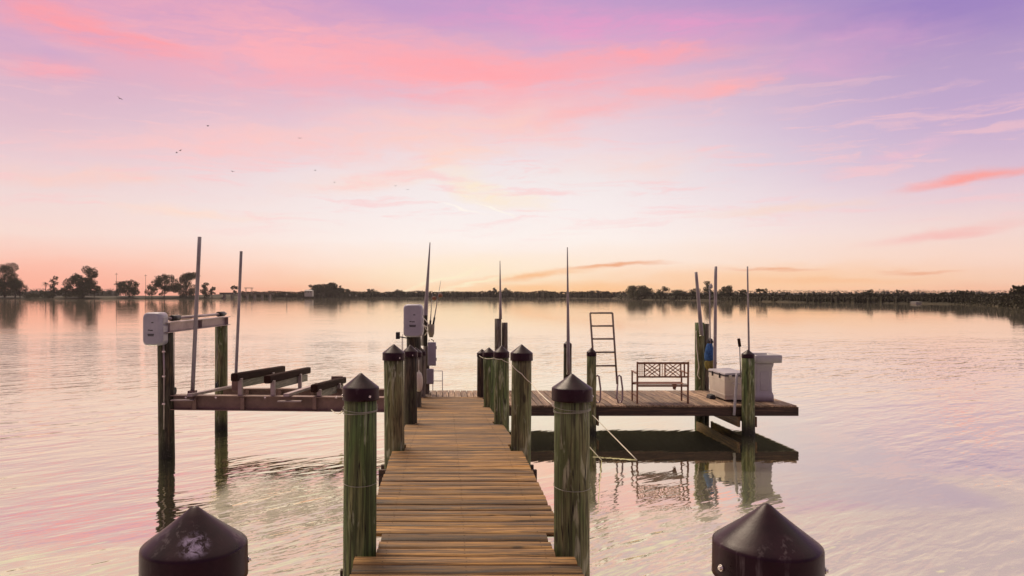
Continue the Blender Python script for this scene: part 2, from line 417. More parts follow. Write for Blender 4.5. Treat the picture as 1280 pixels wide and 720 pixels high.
def tag(o, label=None, cat=None, group=None, kind=None):
    if label: o['label'] = label
    if cat: o['category'] = cat
    if group: o['group'] = group
    if kind: o['kind'] = kind
    return o
def empty(name, loc, label, cat, group=None, rz=0.0):
    o = bpy.data.objects.new(name, None); COL.objects.link(o); o.location = loc; o.rotation_euler = (0, 0, rz)
    o.empty_display_size = .1
    return tag(o, label, cat, group)

# ------------------------------------------------------------------ water
def build_water():
    m, T = newmat('lagoon water')
    pos = T.n('ShaderNodeNewGeometry').outputs['Position']
    y = T.n('ShaderNodeSeparateXYZ', {0: pos}).outputs[1]
    rot = T.mapping(pos, rot=(0, 0, R(-37)))
    wp = T.n('ShaderNodeVectorMath', {0: rot, 1: T.n('ShaderNodeVectorMath', {0: T.noise(rot, .35, 3, .5).outputs['Color'], 1: (.55, .35, 0)}, operation='MULTIPLY').outputs[0]}, operation='ADD').outputs[0]
    swell = T.noise(T.mapping(wp, scale=(.42, 1.30, 1)), 1.0, 3, .55, .1).outputs[0]
    chop = T.noise(T.mapping(wp, rot=(0, 0, R(9)), scale=(1.0, 3.4, 1)), 1.0, 3, .55, .15).outputs[0]
    rip = T.noise(T.mapping(wp, rot=(0, 0, R(-14)), scale=(3.0, 8.0, 1)), 1.0, 3, .55).outputs[0]
    wind = T.rng(T.noise(T.mapping(pos, scale=(.10, .16, 1)), 1.0, 3, .5).outputs[0], .35, .65, .45, 1.1)
    h = T.math('ADD', T.math('MULTIPLY', swell, .9), T.math('MULTIPLY', chop, .36))
    h = T.math('SUBTRACT', T.math('ADD', h, T.math('MULTIPLY', rip, .05)), .625)
    # open water behind the dock lies calmer
    calm = T.math('MULTIPLY', T.rng(y, 9, 70, 1.0, .07, True), wind)
    # calmer and more mirror-like patch, put where the dock's dark reflections fall
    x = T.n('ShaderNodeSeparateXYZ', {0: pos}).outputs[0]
    refl_patch = T.math('MULTIPLY', T.rng(y, 10.6, 12.4, 0, 1, True), T.rng(y, 30, 19, 0, 1, True))
    # strips set to sharpen and darken the lift post and bench reflections
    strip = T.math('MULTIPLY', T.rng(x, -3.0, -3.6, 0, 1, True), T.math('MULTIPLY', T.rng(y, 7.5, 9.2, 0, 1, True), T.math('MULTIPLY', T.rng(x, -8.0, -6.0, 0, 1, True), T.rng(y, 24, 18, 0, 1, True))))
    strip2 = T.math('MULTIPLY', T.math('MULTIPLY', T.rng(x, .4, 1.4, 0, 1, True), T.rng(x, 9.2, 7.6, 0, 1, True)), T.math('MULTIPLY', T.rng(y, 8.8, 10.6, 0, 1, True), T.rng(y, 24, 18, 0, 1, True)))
    refl_patch = T.math('MAXIMUM', T.math('MAXIMUM', refl_patch, strip), T.math('MULTIPLY', strip2, .93))
    under = T.math('MULTIPLY', T.math('MULTIPLY', T.rng(x, .2, 1.2, 0, 1, True), T.rng(x, 9.2, 8.0, 0, 1, True)), refl_patch)
    calm = T.math('MULTIPLY', calm, T.math('SUBTRACT', T.math('SUBTRACT', 1.0, T.math('MULTIPLY', refl_patch, .55)), T.math('MULTIPLY', under, .38)))
    h = T.math('MULTIPLY', h, calm)
    bp = T.n('ShaderNodeBump', {'Strength': 1.0, 'Distance': .115, 'Height': h})
    lw = T.n('ShaderNodeFresnel', {'IOR': 1.9, 'Normal': bp.outputs[0]}).outputs[0]
    tint = T.mix(T.rng(lw, .34, .66), (.96, 1.0, .74, 1), (.96, .89, .81, 1))
    gl_ = T.n('ShaderNodeBsdfGlossy', {'Color': tint, 'Roughness': .028, 'Normal': bp.outputs[0]})
    df = T.n('ShaderNodeBsdfDiffuse', {'Color': (.58, .55, .45, 1)})
    f = T.math('MAXIMUM', T.rng(lw, .20, .62, .40, .97), T.math('MULTIPLY', refl_patch, .985))  # extra mirror share darkens the water where dock reflections fall
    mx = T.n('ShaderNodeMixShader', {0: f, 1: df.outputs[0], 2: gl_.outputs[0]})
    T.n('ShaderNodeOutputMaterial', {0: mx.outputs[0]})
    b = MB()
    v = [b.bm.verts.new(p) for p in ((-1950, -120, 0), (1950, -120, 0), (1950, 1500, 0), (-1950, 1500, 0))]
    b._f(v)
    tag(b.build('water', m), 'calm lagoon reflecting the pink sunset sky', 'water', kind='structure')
build_water()

# ------------------------------------------------------------------ far land
def shore_Y(px):
    T_ = [(-700, 374.5), (-100, 374.0), (150, 373.6), (270, 373.2), (330, 372.7), (520, 372.4), (640, 372.5), (770, 373.2), (800, 374.8), (900, 376.0), (1000, 378.0), (1100, 379.0), (1200, 380.2), (1240, 382), (1280, 384.8), (1330, 391), (1500, 410)]
    for (a, ya), (c, yc) in zip(T_, T_[1:]):
        if px <= c:
            t = max(0, (px - a) / (c - a)); yy = ya + (yc - ya) * t; break
    else: yy = T_[-1][1]
    return F * EYE / (yy - CY)

def build_land():
    m, T = newmat('shore ground')
    pos = T.n('ShaderNodeNewGeometry').outputs['Position']
    n1 = T.noise(pos, .05, 5, .6).outputs[0]
    n2 = T.noise(pos, .8, 3, .6).outputs[0]
    c = T.mix(T.rng(n1, .4, .6), (.024, .022, .012, 1), (.060, .048, .030, 1))
    c = T.mix(T.math('MULTIPLY', T.rng(n2, .5, .7), .3), c, (.10, .08, .06, 1))
    finish(m, T, c, .9, n2, .4, .1, 0, .2)
    b = MB(); rows = []
    for px in range(-700, 1520, 12):
        Y = shore_Y(px) * (1 + .012 * noise.noise(Vector((px * .02, 4.2, 0))))
        row = []
        mound = 2.6 * math.exp(-((px - 300) / 55) ** 2) + 1.2 * math.exp(-((px - 170) / 120) ** 2)
        for dy, z in ((0, -.6), (1.5, .35), (6, .9), (30, 1.3 + mound), (90, 1.5 + mound * .7), (300, 2.0), (560, 2.2)):
            Yp = Y + dy
            row.append(b.bm.verts.new(((px - CX) / F * Yp, Yp, z + (.25 * noise.noise(Vector((px * .05, dy, 1))) if 0 < dy < 300 else 0))))
        rows.append(row)
    for a, c_ in zip(rows, rows[1:]):
        for i in range(len(a) - 1): b._f((a[i], c_[i], c_[i + 1], a[i + 1]), True)
    tag(b.build('shore_land', m), 'low far shore of the lagoon', 'land', kind='structure')
build_land()

def leafcards(b, c, rx, ry, rz, n, size, rng, shell=.45):
    for _ in range(n):
        while True:
            p = Vector((rng.uniform(-1, 1), rng.uniform(-1, 1), rng.uniform(-1, 1)))
            l = p.length
            if l <= 1 and l > .05 and (l > shell or rng.random() < .35): break
        q = Vector((c[0] + p.x * rx, c[1] + p.y * ry, c[2] + p.z * rz))
        nrm = (p.normalized() + Vector((rng.gauss(0, .8), rng.gauss(-.3, .8), rng.gauss(.1, .6)))).normalized()
        u = nrm.cross(Vector((rng.gauss(0, 1), rng.gauss(0, 1), rng.gauss(0, 1)))).normalized()
        v = nrm.cross(u)
        s1 = size * rng.uniform(.5, 1.1); s2 = s1 * rng.uniform(.6, .95)
        vs = [b.bm.verts.new(q + u * s1 * .5 * a + v * s2 * .5 * e) for a, e in ((-1, -.3), (0, -1), (1, -.1), (.2, 1))]
        b._f(vs)

def tree(px, py_base, py_top, wpx, label, kind='broad', seed=0, back=8.0, mat='leaf', group='trees on the far shore', gap=1.0):
    rng = random.Random(seed * 77 + 5)
    Y = shore_Y(px) + back
    base = at(px, py_base, Y)
    s = Y / F
    zb = 1.1
    H = (EYE - (py_top - CY) * s) - zb
    Wd = wpx * s
    root = empty('palm_tree' if kind == 'palm' else ('bush' if kind == 'bush' else 'tree'), (base.x, Y, zb), label, 'bush' if kind == 'bush' else ('palm tree' if kind == 'palm' else 'tree'), group)
    tr = MB(); cr = MB()
    sz = max(.6, 1.35 * s)
    if kind == 'palm':
        top = Vector((rng.uniform(-.03, .03) * H, 0, H * .88))
        tr.tube([(0, 0, -.6), top * .5 + Vector((.1, 0, 0)), top], .028 * H, 7, .018 * H)
        for k in range(26):
            a = rng.uniform(0, 6.28); up = rng.uniform(-.5, .9); L = Wd * .55 * rng.uniform(.8, 1.1)
            prev = top
            w = L * .13
            sidev = Vector((-math.sin(a), math.cos(a), 0))
            pv = None
            for i in range(5):
                t = i / 4
                p = top + Vector((math.cos(a) * L * t, math.sin(a) * L * t, L * (up * t - .75 * t * t)))
                ww = w * (1 - t) + .02
                cur = [cr.bm.verts.new(p + sidev * ww), cr.bm.verts.new(p - sidev * ww)]
                if pv: cr._f((pv[0], cur[0], cur[1], pv[1]))
                pv = cur
    else:
        nl = {'broad': 21, 'round': 8, 'bush': 5, 'upright': 7, 'airy': 13}[kind]
        crown_b = {'broad': .07, 'round': .08, 'bush': 0.0, 'upright': .12, 'airy': .1}[kind]
        if kind != 'bush':
            k = .020 * H + .12
            tr.tube([(0, 0, -.8), (rng.uniform(-.03, .03) * H, 0, H * .3), (rng.uniform(-.06, .06) * H, 0, H * .62)], k, 8, k * .5)
        lobes = []
        for i in range(nl):
            if kind == 'broad' or kind == 'airy':
                a = 6.28 * i / nl + rng.uniform(-.3, .3); rr = rng.uniform(.35, 1) * Wd * .43
                z = H * rng.uniform(crown_b + .06, .88) if i else H * .86
                lr = Wd * rng.uniform(.09, .19)
                if i == 0: rr *= .3
            elif kind == 'upright':
                a = rng.uniform(0, 6.28); rr = Wd * .18; z = H * (crown_b + (1 - crown_b) * (i + .5) / nl * .95); lr = Wd * rng.uniform(.25, .36) * (1.1 - .4 * i / nl)
            else:
                a = 6.28 * i / nl; rr = Wd * rng.uniform(.15, .36); z = H * rng.uniform(crown_b + .12, .8); lr = Wd * rng.uniform(.14, .26)
            if kind in ('broad', 'airy'): rr *= min(1, .45 + 1.5 * (z / H) * (1.35 - z / H))
            c = Vector((math.cos(a) * rr, math.sin(a) * rr * .8, z))
            lz = min(lr * .85, max(.3, H - z)) if kind != 'bush' else H * .45
            lobes.append((c, lr, lz))
            if kind in ('broad', 'airy', 'upright') and i:
                st = Vector((0, 0, H * rng.uniform(.25, .5)))
                tr.tube([st, st.lerp(c, .55) + Vector((0, 0, -.02 * H)), c], .008 * H + .06, 6, .05)
        area = 1.0
        for c, lr, lz in lobes:
            n = int(max(40, 3.2 * lr * lz / (sz * sz) * 6.5 * gap * (.7 if kind == 'airy' else 1)))
            leafcards(cr, c, lr, lr, lz, min(n, 1200), sz, rng)
        # loose sprays for an uneven outline
        for _ in range(int(nl * 6)):
            c, lr, lz = rng.choice(lobes)
            d = Vector((rng.gauss(0, 1), rng.gauss(0, 1), rng.gauss(.2, .8))).normalized()
            q = c + Vector((d.x * lr, d.y * lr, d.z * lz)) * 1.05
            leafcards(cr, q, lr * .25, lr * .25, lz * .28, 9, sz * .8, rng, 0)
        if kind != 'bush':
            pass
    if kind != 'bush':
        tr.build('trunk', 'bark', root)
    else:
        tr.bm.free()
    cr.build('crown', mat, root)
    return root

tree(6, 372, 328, 56, 'big spreading dark tree at the far left end of the shore', 'broad', 1, 14, gap=1.5)
tree(19, 372, 347, 12, 'slim palm in front of the big spreading tree, left one of its pair', 'palm', 2, 6)
tree(25, 372, 349, 11, 'slim palm in front of the big spreading tree, right one of its pair', 'palm', 3, 6)
tree(57, 372, 351, 9, 'lone small palm left of the narrow upright tree', 'palm', 4, 20)
tree(67, 372, 345, 13, 'narrow upright dense tree between the small palm and a large ragged tree', 'upright', 5, 12, gap=1.4)
tree(104, 372, 332, 44, 'large ragged tree with gaps in its crown on the left shore', 'broad', 6, 10, gap=1.5)
tree(82, 372, 354, 22, 'low round tree tucked at the left of the large ragged tree', 'round', 7, 8)
tree(118, 372, 355, 18, 'low round tree tucked at the right of the large ragged tree', 'round', 8, 8)
tree(161, 372, 349.5, 30, 'lone low domed tree standing between two tall thin poles', 'broad', 9, 8, gap=1.3)
tree(190, 372, 353, 18, 'small round tree at the left end of the oak clump', 'round', 10, 6)
tree(205, 372, 342, 30, 'broad tree, left of the two big ones of the oak clump', 'broad', 11, 10, gap=1.3)
tree(233, 372, 340, 40, 'broad tree, right and larger of the two big ones of the oak clump', 'broad', 12, 12, gap=1.3)
tree(256, 372, 353, 12, 'small upright tree just right of the oak clump', 'upright', 13, 8, gap=1.5)
tree(265, 372, 356, 10, 'very small round tree on the slope of the bank', 'round', 14, 8, gap=1.5)
tree(293, 370, 355, 9, 'single small round tree on the crest of the bank', 'round', 15, 28, gap=1.5)
for i, (x, w, t) in enumerate(((40, 24, 366), (60, 22, 364.5), (92, 30, 365))):
    tree(x, 373, t, w, ['low dark bush at the waters edge beneath the lone palm', 'low dark bush at the waters edge under the upright tree', 'low dark bush at the waters edge under the large ragged tree'][i], 'bush', 20 + i, 3, group='bushes on the left bank')
tree(397, 372, 355, 26, 'bushy tree beside the white house, left of the dark clump', 'broad', 16, 14, gap=1.6)
tree(412, 372, 353, 28, 'bushy tree in the middle of the clump by the white house', 'broad', 17, 14, gap=1.6)
tree(424, 372, 356, 18, 'bushy tree at the right end of the clump by the white house', 'broad', 18, 14, gap=1.6)
tree(433, 372, 361, 14, 'small tree stepping down from the clump by the white house', 'round', 19, 14)
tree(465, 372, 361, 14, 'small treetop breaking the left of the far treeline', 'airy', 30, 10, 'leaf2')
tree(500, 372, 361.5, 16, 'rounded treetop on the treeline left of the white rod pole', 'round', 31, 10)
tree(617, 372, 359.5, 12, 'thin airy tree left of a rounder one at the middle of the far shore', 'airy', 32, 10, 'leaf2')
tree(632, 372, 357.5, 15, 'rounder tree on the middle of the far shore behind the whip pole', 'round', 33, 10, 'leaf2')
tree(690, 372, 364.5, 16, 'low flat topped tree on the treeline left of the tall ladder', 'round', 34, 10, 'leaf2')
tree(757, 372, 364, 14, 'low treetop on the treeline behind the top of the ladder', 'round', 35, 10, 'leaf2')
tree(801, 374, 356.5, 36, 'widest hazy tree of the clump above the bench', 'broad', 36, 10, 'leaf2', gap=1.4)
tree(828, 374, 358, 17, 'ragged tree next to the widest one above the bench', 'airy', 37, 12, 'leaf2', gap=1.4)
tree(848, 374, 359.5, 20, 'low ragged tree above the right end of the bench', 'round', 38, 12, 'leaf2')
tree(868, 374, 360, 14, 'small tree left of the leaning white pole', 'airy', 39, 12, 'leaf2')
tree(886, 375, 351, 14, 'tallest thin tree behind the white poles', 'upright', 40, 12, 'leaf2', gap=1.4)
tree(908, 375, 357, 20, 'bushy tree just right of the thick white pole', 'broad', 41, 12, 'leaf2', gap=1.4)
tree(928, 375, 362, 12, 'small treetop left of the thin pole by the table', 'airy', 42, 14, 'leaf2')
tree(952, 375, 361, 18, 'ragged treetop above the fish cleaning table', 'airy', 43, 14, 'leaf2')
tree(1087, 378, 362, 20, 'pale treetop on the right shore about midway to the edge', 'airy', 44, 30, 'leaf2')
tree(1126, 378, 362.5, 18, 'pale ragged treetop on the right shore above the small white boat shed', 'airy', 45, 30, 'leaf2')
tree(1180, 378, 364, 10, 'small dark round tree on the right shore', 'round', 46, 12)
tree(1208, 378, 363, 26, 'wide low dark tree on the right shore', 'round', 47, 12)
tree(1278, 384, 355.5, 28, 'nearest dark tree on the right shore at the picture edge', 'broad', 48, 20, gap=1.2)

def belt(b, px0, px1, step, Yf, topf, n, size, rng):
    px = px0; prev = None
    while px < px1:
        Y = Yf(px); s = Y / F
        xx = (px - CX) / F; zc = (EYE - (topf(px) - CY) * s) * rng.uniform(.72, .92)
        cur = [b.bm.verts.new((xx * (Y + d), Y + d, z)) for d, z in ((-.6, -.3), (.2, zc * .6), (2.2, zc), (4.5, zc * .7), (6, -.3))]
        if prev:
            for i in range(4): b._f((prev[i], cur[i], cur[i + 1], prev[i + 1]))
        prev = cur
        zt = EYE - (topf(px) - CY) * s
        for _ in range(n):
            x = (px + rng.uniform(-2.2, 2.2) - CX) / F * Y; y = Y + rng.uniform(-1.2, 5)
            z = zt * (1 - rng.random() ** 1.0 * 1.02) if rng.random() < .8 else zt * rng.uniform(.8, 1.06)
            nrm = Vector((rng.gauss(0, .7), -1 + rng.gauss(0, .5), rng.gauss(.1, .5))).normalized()
            u = nrm.cross(Vector((rng.gauss(0, 1), rng.gauss(0, 1), rng.gauss(0, 1)))).normalized(); v = nrm.cross(u)
            s1 = size * max(s, .36) * rng.uniform(.5, 1.1); s2 = s1 * rng.uniform(.5, .9); q = Vector((x, y, z))
            b._f([b.bm.verts.new(q + u * s1 * .5 * a + v * s2 * .5 * e) for a, e in ((-1, -.3), (0, -1), (1, -.1), (.2, 1))])
        px += step
nz = lambda a, b_, c_=0.0: noise.noise(Vector((a, b_, c_)))
def treeline():
    rng = random.Random(5)
    b = MB()
    def top1(px):
        if px < 790: return 364.8 + 1.6 * nz(px * .045, 0) + 1.1 * nz(px * .2, 3) - .8 * max(0, nz(px * .6, 7))
        return 368.6 + 1.3 * nz(px * .05, 8) + 1.1 * nz(px * .27, 4) - 1.2 * max(0, nz(px * .11, 14))
    belt(b, 303, 1420, 1.7, lambda px: shore_Y(px) + rng.uniform(.5, 6), top1, 46, 1.7, rng)
    tag(b.build('mangrove_belt', 'mangrove'), 'dark belt of mangroves along the far waterline', 'mangroves', kind='stuff')
    b = MB()
    belt(b, 790, 1300, 1.7, lambda px: 540 + rng.uniform(-30, 30), lambda px: 364.2 + 2.0 * nz(px * .07, 5) + 2.8 * nz(px * .33, 9) - .6, 26, 1.3, rng)
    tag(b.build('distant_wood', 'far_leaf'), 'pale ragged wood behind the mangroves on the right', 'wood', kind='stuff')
    b = MB()
    belt(b, -60, 150, 1.8, lambda px: 900 + rng.uniform(-30, 30), lambda px: 361.5 + 2.2 * nz(px * .05, 2) + 1.2 * nz(px * .3, 9), 26, 1.2, rng)
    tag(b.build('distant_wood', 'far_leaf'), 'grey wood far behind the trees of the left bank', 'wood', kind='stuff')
treeline()

def haze():
    m, T = newmat('evening haze')
    v = T.n('ShaderNodeVolumePrincipled', {'Color': (.95, .88, .84, 1), 'Density': .00008, 'Anisotropy': .2})
    o_ = T.n('ShaderNodeOutputMaterial'); T.t.links.new(v.outputs[0], o_.inputs['Volume'])
    b = MB(); b.box(-2000, 2000, -150, 1600, -1.8, 42)
    tag(b.build('haze', m), 'thin evening haze over the lagoon', 'haze', kind='stuff')
haze()

# houses, bridge, poles and markers on the far shore
def house(px0, px1, py0, py1, Y, label, depth=8, roofh=.35, cat='house', wall='housewhite', win=3):
    a, c = at(px0, py1, Y), at(px1, py0, Y)
    w = c.x - a.x; h = c.z - a.z
    root = empty('house', ((a.x + c.x) / 2, Y + depth / 2, a.z), label, cat)
    MB().box(-w / 2, w / 2, -depth / 2, depth / 2, -3, h * (1 - roofh)).build('wall', wall, root)
    r = MB(); e = .4
    zb, zt = h * (1 - roofh) + .003, h
    r.hexa([(-w / 2 - e, -depth / 2 - e, zb), (w / 2 + e, -depth / 2 - e, zb), (w / 2 + e, depth / 2 + e, zb), (-w / 2 - e, depth / 2 + e, zb),
            (-w / 2 + w * .15, -.2, zt), (w / 2 - w * .15, -.2, zt), (w / 2 - w * .15, .2, zt), (-w / 2 + w * .15, .2, zt)])
    r.build('roof', 'housewhite' if wall == 'housewhite' else 'roof', root)
    for k in range(win):
        x = -w / 2 + w * (k + .5) / win
        MB().box(x - .06 * w, x + .06 * w, -depth / 2 - .03, -depth / 2 + .02, h * .12, h * (1 - roofh) * .75).build('window', 'black', root)
    return root
house(380.5, 390, 362, 366.5, 640, 'white house half hidden by the bushy clump on the left shore')
house(984, 998, 367, 370.6, 330, 'long low white house among trees on the right shore', 6, .3)
house(1145, 1152, 377.0, 378.6, 250, 'small white boat shed at the waterline of the right shore', 3, .3, 'shed', win=2)
house(1246, 1258, 368.5, 371.5, 300, 'low pale roofed house near the right edge of the shore', 6, .5)

def bridge():
    Y = 660
    a, c = at(276, 366.8, Y), at(342, 366.8, Y)
    root = empty('road_bridge', ((a.x + c.x) / 2, Y, 1.2), 'low concrete road bridge beyond the bank on the left', 'bridge')
    w = c.x - a.x
    z = a.z - 1.2
    MB().box(-w / 2, w / 2, -4, 4, z - .9, z).build('deck', 'concrete', root)
    MB().box(-w / 2, w / 2, -4, -3.8, z + .002, z + .8).build('parapet', 'concrete', root)
    for k in range(7):
        x = -w / 2 + w * (k + .5) / 7
        MB().box(x - .5, x + .5, -3, 3, -2, z - .902).build('pier', 'roof', root)
bridge()
def pavilion():
    Y = 640; a = at(311, 359.6, Y)
    root = empty('pavilion', (a.x, Y, 3.4), 'flat roofed open pavilion on the bridge approach', 'shelter')
    h = a.z - 3.4
    MB().box(-3.6, 3.6, -2, 2, h - .5, h).build('roof', 'roof', root)
    for sx in (-2.6, 2.6):
        for sy in (-1.5, 1.5):
            MB().tube([(sx, sy, -1), (sx, sy, h - .502)], .18, 8).build('post', 'roof', root)
pavilion()

def far_pole(px, top, label, Y=None, r=.17, cat='pole', name='utility_pole', zb=.5):
    Y = Y or shore_Y(px) + 5
    p = at(px, top, Y)
    root = empty(name, (p.x, Y, zb), label, cat)
    MB().tube([(0, 0, -1.5), (0, 0, p.z - zb)], r * 1.2, 8, r * .7).build('pole', 'bark', root)
    return root, p.z - zb
for px, top, lb in ((18.5, 328, 'tall thin utility pole rising through the big left tree'), (145.5, 341, 'tall thin pole on the shore left of the domed tree'), (182, 343, 'tall thin pole on the shore right of the domed tree')):
    r_, h_ = far_pole(px, top, lb)
    MB().box(-1.2, 1.2, -.08, .08, h_ - 1.2, h_ - .95).build('crossarm', 'bark', r_)
for px, top, Y, lb in ((358.5, 366.5, 330, 'channel marker post with a white top standing in the far water'), (437.5, 368, 430, 'small channel post in the water, left of a close pair'), (445, 368.4, 430, 'small channel post in the water, right of a close pair'), (292.5, 366, 420, 'bare thin stake in the water below the bank')):
    r_, h_ = far_pole(px, top, lb, Y, .14, 'marker', 'channel_marker', 0.0)
    MB().box(-.32, .32, -.34, -.2, h_ - .9, h_ - .1).build('marker_board', 'housewhite', r_)

# ------------------------------------------------------------------ walkway
def wz(Y):                                        # the walkway is level, then runs down to the platform
    if Y < 8.0: return 1.28
    return max(.617, 1.28 - .0765 * (Y - 8.0) * min(1, (Y - 8.0) / 1.2 + .35))
PL, PR = -.585, .856
PAIRS = [1.84, 4.955, 8.17, 10.94, 14.06, 16.88]
XL, XR = -.588, .846
def build_walkway():
    root = empty('walkway', (0, 0, 0), 'weathered brown board walkway leading out over the water between pilings', 'walkway')
    rng = random.Random(3)
    b = MB(); y = -2.2
    while y < 16.72:
        w = .129 + rng.uniform(-.004, .004)
        y0, y1 = y, y + w
        l, r = XL + rng.uniform(-.005, .005), XR + rng.uniform(-.005, .005)
        for i, P in enumerate(PAIRS):
            if y1 > P - .128 and y0 < P + .128:
                l = max(l, -.455 + rng.uniform(-.006, .006)) if i else max(l, -.50)
                r = min(r, .722 + rng.uniform(-.006, .006))
        b.tone = min(1, max(0, rng.gauss(.5, .36)))
        n = 6
        dz = [rng.uniform(-.0012, .0012) for _ in range(n + 1)]
        tilt = rng.uniform(-.009, .009); lift = rng.uniform(-.003, .003)
        skew = rng.uniform(-.006, .006)
        # board as a bent strip of boxes with rounded long edges
        prof = [(0, -.038), (0, -.020), (.005, -.013), (.016, -.006), (.032, -.0015), (.05, 0), (w - .034, 0), (w - .016, -.003), (w - .005, -.010), (w, -.018), (w, -.038)]
        rs = []
        for k in range(n + 1):
            t = k / n; x = l + (r - l) * t
            rs.append([(x, y0 + py_ + skew * (t - .5), wz(y0 + py_) + pz + lift + dz[k] + tilt * (py_ / w - .5)) for py_, pz in prof])
        b.rings(rs, True, True, False)
        y += w + rng.uniform(.011, .022)
    # nails are two dark dots at each stringer
    nb = b; b.mi = 1; rng = random.Random(8)
    for x in (-.40, .13, .66):
        yy = 2.0
        while yy < 12.5:
            for d in (.03, .11):
                q = yy + d + rng.uniform(-.006, .006); xx = x + rng.uniform(-.008, .008)
                nb.lathe([(.0038, 0), (.0038, .0014)], 6, (xx, q, wz(q) + .0032))
            yy += .147
    b.build('decking', 'deck', root).data.materials.append(M['bark'])
    for x in (-.40, .13, .66):
        s = MB()
        for ya, yb in ((-2.2, 8.0), (8.0, 9.2), (9.2, 16.72)):
            s.bar((x, ya, wz(ya) - .038 - .095), (x, yb, wz(yb) - .038 - .095), .045, .184)
        s.build('stringer', 'timber_y', root)
    for P in PAIRS:
        for dy in (-.145, .145):
            z = wz(P + dy) - .038 - .19 - .10
            MB().box(PL - .16, PR + .16, P + dy - .022, P + dy + .022, z - .1, z + .095, .004).build('cross_beam', 'timber', root)
build_walkway()

# ------------------------------------------------------------------ pilings
CAPP = [(.0005, 0), (.010, -.004), (.030, -.022), (.070, -.0545), (.112, -.087), (.1215, -.0945), (.1252, -.0985), (.1262, -.104), (.1268, -.170), (.1275, -.182), (.1245, -.183), (.1235, -.14)]
def piling(X, Y, ztop, r, label, mat='pile', cap='cap', capr=.127, group='capped pilings along the walkway', name='piling', bolts=(-70, 25), lean=(0, 0), seed=0, kap=1.0):
    root = empty(name, (X, Y, 0), label, 'piling', group)
    if lean == (0, 0) and cap and Y > 3: lean = (.008 * math.sin(seed * 2.3), .008 * math.cos(seed * 1.7)); root.location.x -= lean[0] * (ztop - .5); root.location.y -= lean[1] * (ztop - .5)
    zt = ztop - (.12 if cap else 0)
    b = MB(); n = 12
    prof = [(r * (1.05 - .05 * i / n), -1.6 + (zt + 1.6) * i / n) for i in range(n + 1)]
    b.lathe(prof, 28, jit=.035, seed=seed + X * 3 + Y)
    for v in b.bm.verts:
        v.co.x += lean[0] * v.co.z; v.co.y += lean[1] * v.co.z
    b.build('post', mat, root)
    if cap:
        k = capr / .127
        c = MB(); c.lathe([(pr * k, pz * kap) for pr, pz in reversed(CAPP)], 44, caps=(False, True))
        co_ = c.build('cap', cap, root, (lean[0] * ztop, lean[1] * ztop, ztop))
        for a in bolts:
            t = R(a); d = Vector((math.cos(t), math.sin(t), 0))
            bb = MB(); p = d * (.1262 * k) + Vector((0, 0, -.150 * kap))
            bb.tube([p, p + d * .004], .0085, 10); bb.tube([p + d * .003, p + d * .008], .005, 6)
            bb.build('bolt', 'steel', co_)
    return root
def apex(px, py, s): return ((px - CX) / s, F / s, EYE - (py - CY) / s)
# nearest pair
piling(-.645, 1.85, EYE - .541, .113, 'nearest piling on the left, its dark cap bearing a chalky smear', 'pile', 'cap_mark', .133, bolts=(-52, 15), seed=1)
piling(.803, 1.80, EYE - .520, .112, 'nearest piling on the right under a plain dark plum cap', 'pile', 'cap', .1295, bolts=(-166, -22), seed=2)
piling(-.586, 4.955, EYE - .534, .112, 'mossy green piling on the left of the boards with wire wound below its cap', 'pile_green', 'cap', .127, bolts=(-160, -55), seed=3)
piling(.870, 4.955, EYE - .540, .120, 'stout piling on the right of the boards with white rope tied below its cap', 'pile', 'cap', .140, bolts=(-20,), seed=4)
piling(PL, 8.17, EYE - .553, .113, 'second green brown piling from the viewer that lines the left of the boards', 'pile', 'cap', .128, bolts=(-55,), seed=5)
piling(.858, 8.17, EYE - .556, .113, 'second piling lining the right of the boards, white rope crossing its face', 'pile', 'cap', .128, bolts=(), seed=6)
piling(-.535, 10.94, EYE - .753, .098, 'blackish piling on the left, slimmer than its neighbours', 'pile_dark', 'cap', .116, bolts=(-70,), seed=7)
piling(.85, 10.94, EYE - .765, .112, 'mottled piling on the right standing in front of the split grey post', 'pile_green', 'cap', .122, bolts=(), seed=8)
piling(PL, 14.06, EYE - 1.016, .112, 'piling on the left that carries the white oval fender', 'pile_grey', 'cap', .126, bolts=(), seed=9)
piling(.85, 14.06, EYE - 1.016, .110, 'narrow piling on the right, last but one before the platform', 'pile_green', 'cap', .122, bolts=(), seed=10)
piling(-.585, 16.95, EYE - 1.23, .112, 'last piling on the left, beside the grey electrical boxes', 'pile_grey', 'cap', .124, bolts=(), seed=11)
piling(.85, 16.88, EYE - 1.257, .110, 'last and smallest looking piling on the right, at the platform', 'pile_dark', 'cap', .120, bolts=(), seed=12)

